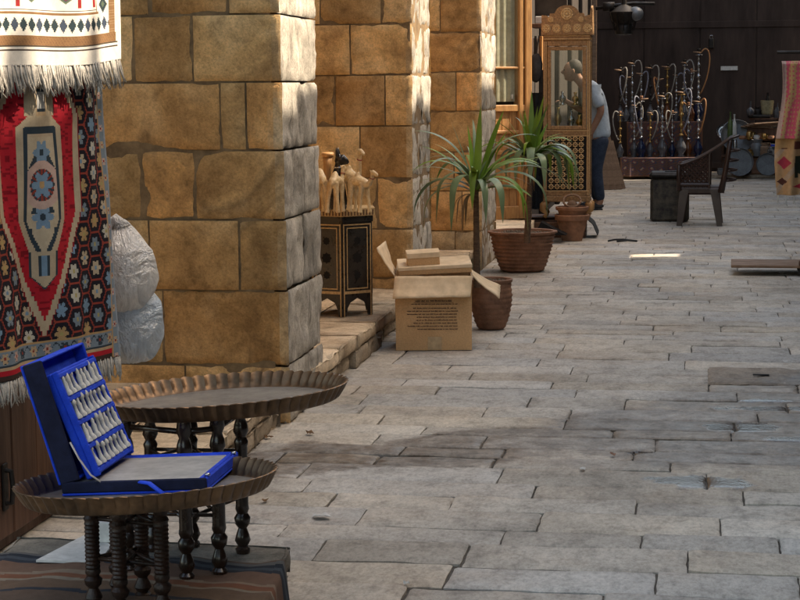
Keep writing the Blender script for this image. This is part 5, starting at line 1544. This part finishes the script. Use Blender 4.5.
# ------------------------------------------------------------------ black chest and plastic chair
cb = W(650, 222, z=0); cbr = W(689, 222, z=0); cl = (cbr-cb).length
ch = thing('storage_chest', 'square black mottled chest with worn paint behind the plastic chair', 'chest', (cb.x, cb.y, 0), R(1))
m = MB(); m.box(0, cl, 0, .42, .0, .45, b=.03); m.build('chest_body', M['chest'], ch, smooth=R(30))
m = MB(); m.box(-.012, cl+.012, -.012, .432, .452, .52, b=.028); m.box(.15, cl-.12, .12, .16, .521, .53, b=.003); m.build('chest_lid', M['iron'], ch, smooth=R(30))

cp0 = W(677, 225.5, z=0); cp1 = W(722, 226.5, z=0)
cc = (cp0+cp1)/2; 
chair = thing('plastic_chair', 'brown plastic armchair with lattice sides standing in the street', 'chair', (cc.x, cc.y, .001), R(-1.5))
# local: faces -x; near side at y=0, far side y=.46
hl = (cp1-cp0).length/2 + .0
SH = .36; DW = .46
def chleg(x, y, dx, dy):
    m = MB(); w0, w1 = .028, .046
    for (xa, ya, xb, yb) in ((x, y, x+dx, y+dy),):
        vs = []
        for (cx, cy, z, w_) in ((xa, ya, 0, w0), (xb, yb, SH+.01, w1)):
            vs += [(cx-w_, cy-.022, z), (cx+w_, cy-.022, z), (cx+w_*.8, cy+.022, z), (cx-w_*.8, cy+.022, z)]
        m.add(vs, [(3,2,1,0), (4,5,6,7), (0,1,5,4), (1,2,6,5), (2,3,7,6), (3,0,4,7)])
    return m.build('leg', M['plastic'], chair, smooth=R(30))
chleg(-hl+.03, .0, .045, .03); chleg(hl-.03, .0, -.055, .03); chleg(-hl+.03, DW, .045, -.03); chleg(hl-.03, DW, -.055, -.03)
m = MB(); m.box(-hl+.02, hl-.02, .01, DW-.01, SH-.045, SH+.03, b=.02); m.box(-hl+.05, hl-.04, .04, DW-.04, SH+.031, SH+.038, b=.003); m.build('seat', M['plastic'], chair, smooth=R(30))
# continuous arm and back rail
def railz(u): return .62 + .27*(u**1.5)
rail = []
for i in range(15): u = i/14; rail.append(V((-hl+.01+(2*hl+.06)*u, .0, railz(u)-.0)))
back_ = []
for i in range(1, 12): a = i/12*PI; back_.append(V((hl+.07+.07*math.sin(a), DW/2-DW/2*math.cos(a), .885+.02*math.sin(a))))
rail2 = [V((p.x, DW, p.z)) for p in rail[::-1]]
m = MB(); m.tube(rail+back_+rail2, .024, n=10, flat=.55); m.build('arm_rail', M['plastic'], chair, smooth=True)
for y in (0, DW):
    m = MB(); m.tube([(-hl+.025,y,SH), (-hl+.02,y,.5), (-hl+.02,y,.625)], [.026,.022,.024], n=8); m.build('arm_post', M['plastic'], chair, smooth=True)
    m = MB(); m.tube([(hl-.02,y,SH-.02), (hl+.01,y,.5), (hl+.045,y,.72), (hl+.065,y,.86)], [.034,.027,.024,.022], n=8); m.build('back_post', M['plastic'], chair, smooth=True)
    # lattice side
    m = MB(); x0, x1 = -hl+.04, hl-.14
    def top(x): u = (x+hl-.01)/(2*hl+.06); return railz(max(0,u))-.02
    sp = .046
    for s_ in (-1, 1):
        k = -12
        while k < 24:
            pts = []
            for j in range(40):
                x = x0 + (x1-x0)*j/39; z = SH+.03 + (x-x0)*s_ + k*sp
                if SH+.03 <= z <= top(x): pts.append((x, y, z))
            if len(pts) > 1: m.tube([pts[0], pts[-1]], .0085, n=5, cap=False)
            k += 1
    m.tube([(x1,y,SH+.02),(x1,y,top(x1)+.01)], .014, n=6); m.tube([(x0,y,SH+.06),(x1,y,SH+.06)], .02, n=6)
    m.build('side_lattice', M['plastic'], chair)
m = MB()
for z in (.46,.56,.66,.76): 
    m.tube([(hl+.03+.09*math.sin(a)+ (z-.46)*.12, DW/2-DW/2*math.cos(a), z) for a in [i/10*PI for i in range(11)]], .013, n=6)
m.build('back_slats', M['plastic'], chair, smooth=True)

# ------------------------------------------------------------------ pans and shelves at the right
dP = 27.6
for (px, py, rr, lab, tl) in ((739, 167, .205, 'largest round grey pan leaning upright beside the chair', 6), (767, 170.5, .165, 'smaller round grey pan leaning right of the largest pan', 8)):
    p = W(px, py, d=dP); m = MB(); m.lathe([(.001,0),(rr*.93,0),(rr*.97,.01),(rr,.045),(rr*1.015,.045),(rr*1.0,.0),(rr*.95,-.008),(.001,-.008)], 48)
    o = m.build('round_pan', M['pan'], smooth=R(40), loc=(p.x, p.y, rr*1.01+.062)); o.rotation_euler = (R(90-tl), 0, VW); tag(o, lab, 'pan')
su = thing('low_shelf_unit', 'low dark wooden shelf rack crowded with pots by the gate', 'shelf')
sx0 = W(722, 150, d=dP+.6).x; sx1 = sx0+1.75; sy = W(750, 150, d=dP+.6).y
zs_ = [W(750, y, d=dP+.6).z for y in (155, 139, 118)]
m = MB()
for z in zs_[:2]: m.box(sx0, sx1, sy, sy+.4, z-.03, z, b=.004)
m.box(sx0+.42, sx1, sy+.1, sy+.4, zs_[2]-.03, zs_[2], b=.004); m.build('shelf', M['panelwood'], su)
for x in (sx0+.02, sx0+.85, sx1-.04):
    m = MB(); m.box(x-.02, x+.02, sy+.36, sy+.399, .062, zs_[2] if x > sx0+.4 else zs_[1]+.002, b=.003); m.build('post', M['panelwood'], su)
m = MB(); m.box(sx0, sx1, sy+.401, sy+.42, .06, zs_[1]+.05); m.build('back_board', M['darkwall'], su)
def lathe_thing(name, lab, cat, prof, mat, px, dd, z, n=16, sc_=1, rot=None, grp=None):
    p = W(px, 150, d=dd); m = MB(); m.lathe(prof, n); o = m.build(name, M[mat] if isinstance(mat, str) else mat, smooth=R(45), loc=(p.x, p.y, z)); o.scale = (sc_,)*3
    if rot: o.rotation_euler = rot
    return tag(o, lab, cat, grp)
p = W(737, 137, d=dP+.5); m = MB(); rr = .255
m.lathe([(.001,0),(rr*.78,0),(rr*.85,.01),(rr*1.0,.05),(rr*1.03,.045),(rr*.88,-.01),(.001,-.012)], 40)
o = m.build('round_tray', M['pan'], smooth=R(40), loc=(p.x, sy-.02, p.z)); o.rotation_euler = (R(72), R(12), VW); tag(o, 'round grey rimmed tray tilted against the shelf rack', 'tray')
M['basket'] = simple('woven_straw', (.34,.29,.17), (.2,.17,.09), .9, scale=30, bump=.6)
lathe_thing('woven_basket', 'small pale woven basket on top of the shelf rack', 'basket', [(.075,0)]+[(.08+.022*i/8+(.003 if i % 2 else 0), .012+.2*i/8) for i in range(9)]+[(.092,.205)], 'basket', 766.5, dP+.75, zs_[2]+.05, 24)
lathe_thing('dark_jug', 'little dark jug standing in the straw basket', 'jug', [(.03,0),(.04,.04),(.02,.1),(.015,.14),(.022,.16)], 'iron', 767, dP+.75, zs_[2]+.22)
p = W(759, 115, d=dP+.7); m = MB(); m.box(-.17,.17,-.1,.1,0,.045,b=.01)
tag(m.build('black_tray', M['iron'], loc=(p.x, p.y, zs_[2]+.001)), 'flat black box under the straw basket', 'box')
for i in range(4):
    p = W(757+i*3.5, 122, d=dP+.55-.03*i); m = MB(); m.box(-.24,.24,-.09,.09,0,.02,b=.004); warp(m, .02, 4, i)
    o = m.build('bark_piece', M['plank'], loc=(p.x, p.y, zs_[1]+.17+i*.022)); o.rotation_euler = (0, R(3-2*i), VW+R(7*i-10))
    tag(o, ('lowest split board of the pile on the rack','second split board of the pile on the rack','third split board of the pile on the rack','topmost split board of the pile on the rack')[i], 'board')
m = MB(); p = W(762, 122, d=dP+.6)
m.box(-.26,.30,-.1,.12,0,.165,b=.006); tag(m.build('wooden_crate', M['panelwood'], loc=(p.x+.04, p.y, zs_[1]+.001)), 'small dark wooden crate under the split boards', 'crate')
M['green'] = simple('green_label_glass', (.10,.14,.04), (.04,.07,.03), .25, scale=20, bump=0)
bot = [(.035,0),(.038,.02),(.038,.2),(.03,.24),(.013,.29),(.013,.36),(.016,.365),(.016,.38)]
for i, (px, mt, z_, s_, lab) in enumerate(((730,'green',.6,1.1,'tall green bottle at the left edge of the rack'), (734,'white',.62,1.0,'tall white bottle beside the green one on the rack'), (729,'gsmoke',.35,1.0,'grey bottle standing below the green bottle'), (735,'silver',.33,.9,'silvery bottle standing low beside the chair back'),
                                           (750,'gsmoke',zs_[2]+.03,.75,'round glass flask left of the straw basket'), (777,'gsmoke',zs_[2]+.0,.6,'small dark bottle right of the straw basket'))):
    pr = bot if i != 4 else [(.02,0),(.07,.03),(.085,.09),(.07,.14),(.02,.18),(.018,.3),(.025,.31)]
    lathe_thing('glass_bottle', lab, 'bottle', pr, mt, px, dP+.55, zs_[1]-.001+(.0 if i < 2 else 0) if i < 2 else (z_ if i > 3 else zs_[0]+.001), sc_=s_)
r = random.Random(6)
for i in range(13):
    px = 742+i*3.6; mt = r.choice(['silver','pan','white','gsmoke','iron','brassb','terra2']); rr = r.uniform(.035,.065); h_ = r.uniform(.05,.13)
    lathe_thing('small_pot', 'small %s %s, number-free spot %s on the middle shelf' % ('', '', ''), 'pot', [(rr*.7,0),(rr,h_*.3),(rr*.95,h_*.8),(rr*.7,h_*.9),(rr*.85,h_)], mt, px, dP+.45+.08*(i % 2), zs_[1]+.001)['label'] = \
        'little %s pot on the middle shelf, %s from left' % ({'silver':'silver','pan':'grey','white':'white','gsmoke':'glassy','iron':'dark','brassb':'brass','terra2':'clay'}[mt], ('first','second','third','fourth','fifth','sixth','seventh','eighth','ninth','tenth','eleventh','twelfth','thirteenth')[i])
for i in range(10):
    px = 741+i*4.6; mt = r.choice(['silver','pan','plank','gsmoke','iron','brassb','terra']); rr = r.uniform(.04,.075); h_ = r.uniform(.04,.12)
    if 766 < px < 788: continue
    lathe_thing('shallow_bowl', 'x', 'bowl', [(rr*.5,0),(rr*.9,h_*.3),(rr*1.1,h_*.8),(rr*1.05,h_)], mt, px, dP+.35+.06*(i % 2), zs_[0]+.001)['label'] = \
        'shallow %s bowl on the lower shelf, %s along the row' % ({'silver':'silver','pan':'grey','plank':'wooden','gsmoke':'glassy','iron':'dark','brassb':'brass','terra':'clay'}[mt], ('first','second','third','fourth','fifth','sixth','seventh','eighth','ninth','tenth')[i])
ords = ('first','second','third','fourth','fifth','sixth','seventh','eighth','ninth','tenth','eleventh')
for i in range(8):
    px = 751+i*6.2; mt = ('silver','iron','gsmoke','brassb','pan','terra2','silver','iron')[i]; rr = .04+.012*(i*7 % 4); h_ = .08+.04*(i*5 % 3)
    if 758 < px < 775: continue
    lathe_thing('small_jar', 'little %s jar on the topmost shelf, %s along it' % ({'silver':'silver','pan':'grey','gsmoke':'glassy','iron':'dark','brassb':'brass','terra2':'clay'}[mt], ords[i]), 'jar', [(rr*.8,0),(rr,h_*.2),(rr*.9,h_*.7),(rr*.4,h_*.85),(rr*.5,h_)], mt, px, dP+.8, zs_[2]+.001)
for i in range(11):
    px = 722+i*7.0; mt = ('pan','silver','terra','iron','brassb','pan','plank','silver','white','iron','pan')[i]; rr = .07+.02*(i*5 % 4); h_ = .10+.05*(i*3 % 4)
    lathe_thing('metal_pot', '%s pot on the ground behind the leaning pans, %s from left' % ({'silver':'silver','pan':'grey','terra':'brown','iron':'dark','brassb':'brass','plank':'wooden','white':'white'}[mt], ords[i]), 'pot', [(rr*.75,0),(rr,h_*.25),(rr*1.02,h_*.7),(rr*.8,h_*.8),(rr*.95,h_),(rr*.9,h_*.97)], mt, px, dP+.32, .34 if px > 745 else .061)
for i in range(6):
    px = 724+i*11.; rr = .11+.02*(i*3 % 3); p = W(px, 131+3*(i % 3), d=dP+.52)
    m = MB(); m.lathe([(.001,0),(rr*.7,0),(rr*.9,.015),(rr,.02),(rr*.9,.004),(.001,-.006)], 28)
    o = m.build('metal_plate', M[('silver','pan','brassb','pan','silver','pan')[i]], smooth=R(40), loc=(p.x, sy+.3, zs_[1]+rr)); o.rotation_euler = (R(78), 0, VW+R(i*5-10)); tag(o, '%s plate standing upright at the back of the middle shelf, %s from left' % (('silver','grey','brass','grey','silver','grey')[i], ords[i]), 'plate')
p = W(768, 154.5, d=dP+.3); m = MB(); 
def boxcol(u, v):
    if u < .16: return (.5,.03,.03)
    if v > .62 and (int(u*14) % 3 != 0 or v > .8): return (.03,.06,.4)
    if .3 < v < .5 and int(u*20) % 2: return (.15,.2,.35)
    return (.5,.5,.5)
m.sheet(lambda u, v: (.27*u, 0, .17*v), 28, 16, cfn=boxcol); m.box(.0,.27,.001,.1,.0,.17)
o = m.build('printed_packet', M['colour'], loc=(p.x, p.y, zs_[0]+.002)); o.rotation_euler = (0,0,VW); tag(o, 'white packet printed red and blue on the lower shelf', 'packet')
m = MB(); p = W(756, 176, d=dP+.45); m.box(-.3,.75,0,.25,0.06,.33,b=.02); tag(m.build('brown_box', M['terra'], loc=(p.x, p.y, .0)), 'low reddish brown box behind the leaning pans', 'box')

# hanging black lanterns at the top
lp = W(624, 16, d=19.5)
ln = thing('hanging_lantern', 'black iron hanging lamp with domed grey shade at the top', 'lamp', lp)
m = MB(); m.lathe([(.05,-.20),(.09,-.19),(.10,-.11),(.085,-.09),(.13,-.05),(.15,.04),(.09,.09),(.03,.12),(.02,.3)], 20); m.build('lamp_body', M['iron'], ln, smooth=R(50))
m = MB(); m.ball((.12,-.05,.02), (.085,.07,.075), 16, 12); m.build('lamp_dome', M['pan'], ln, smooth=True)
m = MB(); m.tube([(-.3,0,.08),(-.1,0,.11),(.1,0,.13),(.32,-.05,.12)], .018, n=8); m.tube([(0,0,.13),(0,0,1.6)], .01, n=6); m.tube([(-.1,0,.1),(-.22,0,.1)], .05, n=10); m.build('bracket', M['iron'], ln, smooth=True)
for i in range(12):
    a = 2*PI*i/12
m = MB()
for i in range(12):
    a = 2*PI*i/12; m.tube([(.152*math.cos(a), .152*math.sin(a), .03),(.10*math.cos(a), .10*math.sin(a), -.15)], .006, n=5)
m.build('lamp_ribs', M['iron'], ln)

# ------------------------------------------------------------------ rack with castors and hanging printed cloth
g = W(731, 268, z=.06); dR = g.y
rk = thing('display_rack', 'wooden rack on castors at the right edge, its board low over the paving', 'rack', (g.x, g.y, 0), R(-1))
m = MB(); m.box(0, 1.0, 0, .50, .062, .082, b=.004); m.build('base_board', M['plank'], rk)
m = MB(); m.box(.50, 1.0, -.03, .05, .083, .12, b=.004); m.build('cross_bar', M['panelwood'], rk)
for x in (.53, .95):
    for y in (.02, .3):
        m = MB(); m.at(Matrix.Translation((x,y,.034)) @ Matrix.Rotation(PI/2,4,'X')); m.lathe([(.012,-.014),(.033,-.012),(.034,.012),(.012,.014)], 18); 
        w_ = m.build('castor', M['iron'], rk, smooth=R(40)); m = MB(); m.box(x-.012,x+.012,y-.02,y+.02,.045,.061); m.build('fork', M['iron'], w_)
m = MB()
for x in (.62, .98): m.tube([(x,.17,.082),(x,.17,1.72)], .015, n=10)
m.tube([(.32,.17,1.67),(1.0,.17,1.67)], .013, n=10); m.build('frame', M['iron'], rk, smooth=R(50))
def clothcol(u, v):
    if v < .58:
        t = (u*3.2 + v*1.1 + .1*math.sin(v*19))
        if u > .62 + .25*math.sin(v*2): return (.20,.12,.055)
        c = (.52,.10,.15) if (t % 1) < .6 else (.45,.3,.14)
        if abs(((u*34) % 2)-1)+abs(((v*60) % 2)-1) < .55: c = (.42,.30,.13) if c[0] > .5 else (.5,.1,.14)
        if u < .08: c = (.5,.35,.3)
        return c
    if v < .66: return (.42,.26,.12) if cellhash(int(u*9), int(v*40)) > .3 else (.12,.04,.03)
    # bottom band with an animal and an eye shape
    x, y = u-.60, v-.80
    if abs(x)/.30+abs(v-.935)/.036 < 1: return (.36,.03,.05) if abs(x)/.2+abs(v-.935)/.02 > .5 else (.08,.02,.02)
    if abs(x) < .26 and abs(y) < .04+.02*math.cos(x*9): return (.03,.035,.022)
    if .76 < v < .87 and (abs(x+.22) < .035 or abs(x-.2) < .04 or abs(x+.05) < .03): return (.035,.04,.025)
    if -.24 < x < -.12 and .71 < v < .78: return (.035,.04,.025)
    if abs(u-.17)/.13+abs(v-.76)/.05 < 1: return (.42,.05,.08)
    if abs(u-.12)/.10+abs(v-.90)/.03 < 1: return (.1,.04,.03)
    return (.50,.31,.16) if (u+v*2) % .5 < .4 else (.46,.34,.24)
c0 = W(783, 60, d=14.6); c1_ = W(779, 196, d=14.6)
cw = .42
def cp_(u, v):
    z = c0.z+(c1_.z-c0.z)*v
    x = c0.x - .01 - .035*(v > .0)*v + cw*u + .018*math.sin(v*7)*(1-u)
    y = c0.y + .03*math.sin(u*11+v*2) + .02*math.sin(u*23+v*5) - (.03 if v < .58 and u < .6 else 0)
    if v < .03: z -= .01*(1-v/.03); y += .05*(1-v/.03)
    return V((x, y, z))
cl_ = thing('printed_scarf', 'pink and tan printed cloth with tassels hanging from the rack', 'scarf')
m = MB(); m.sheet(cp_, 90, 240, cfn=clothcol); o = m.build('cloth', M['print'], cl_, smooth=True); o.modifiers.new('t','SOLIDIFY').thickness = .003
for i in range(7):
    u = .03+i*.15; b_ = cp_(u, 1); m = MB()
    for k in range(6): m.tube([b_, b_+V((random.uniform(-.006,.006),0,-.03)), b_+V((random.uniform(-.014,.014),random.uniform(-.01,.01),-.07))], [.003,.004,.0015], n=5)
    m.build('tassel', M['white'], cl_)

# ------------------------------------------------------------------ drain cover and litter
dc = W(708, 384, z=0); de = W(795, 369, z=0)
dv = thing('drain_cover', 'worn dark iron-framed stone drain cover set in the paving', 'drain cover', (dc.x, dc.y, .0))
L_ = 1.0; D_ = de.y-dc.y
m = MB(); patch(m, V((.0,.0,.0085)), V((L_,0,0)), V((0,D_,0)), V((0,0,1)), 4, 0, (.62,.54,.46), .006, .01, .03, .02); m.build('cover_plate', M['paving'], dv, smooth=True)
for x in (.22,.55):
    m = MB(); m.box(x, x+.08, D_*.45, D_*.45+.03, .008, .0125, b=.002); m.build('lifting_slot', M['hole'], dv)
def litter(name, lab, cat, px, py, sz, mat, seed, flatz=.006):
    flatz = min(flatz, .009)
    p = W(px, py, z=.006); r = random.Random(seed); m = MB(); n = 9; pts = [(0,0,flatz)]
    for i in range(n):
        a = 2*PI*i/n; q = sz*r.uniform(.6,1.1); pts.append((q*math.cos(a), q*.7*math.sin(a), .001+r.random()*flatz*1.6))
    m.add(pts, [(0, 1+i, 1+(i+1) % n) for i in range(n)])
    o = m.build(name, M[mat], loc=p); o.modifiers.new('t','SOLIDIFY').thickness = .0015; o.rotation_euler = (0,0,r.uniform(0,6)); return tag(o, lab, cat)
litter('paper_scrap', 'crumpled white paper scrap on the paving by the tray tables', 'paper', 322, 517, .042, 'white', 1, .008)
litter('dry_leaf', 'curled dry leaf lying right of the higher brass tray', 'leaf', 310, 434, .022, 'leaflitter', 2, .02)
litter('dry_leaf', 'small dry leaf close to the kerb behind the higher tray', 'leaf', 268, 438, .022, 'leaflitter', 3, .02)
litter('dry_leaf', 'flat dry leaf on the paving between tray tables and street', 'leaf', 265, 501, .018, 'leaflitter', 4)
litter('cigarette_pack', 'tiny reddish scrap on the damp paving in mid street', 'litter', 613, 455, .018, 'terra', 5)
litter('paper_scrap', 'tiny pale scrap on the paving just left of the damp trail end', 'paper', 583, 470, .02, 'white', 6)
litter('paper_scrap', 'tiny white scrap at the bottom of the paving', 'paper', 407, 584, .014, 'white', 7)
litter('paper_scrap', 'tiny white scrap far right above the drain cover', 'paper', 785, 362, .02, 'white', 8)
p = W(608, 241, z=.01); m = MB(); 
m.tube([(.0,0,.0),(.06,.03,.01),(.14,.01,.015),(.2,.05,.005),(.26,.02,.0),(.18,-.03,.01),(.08,-.03,.0)], .009, n=7)
tag(m.build('blue_rope', M['cloth'], smooth=True, loc=p), 'dark blue coil of cloth strip on the paving by the flower pots', 'rope')
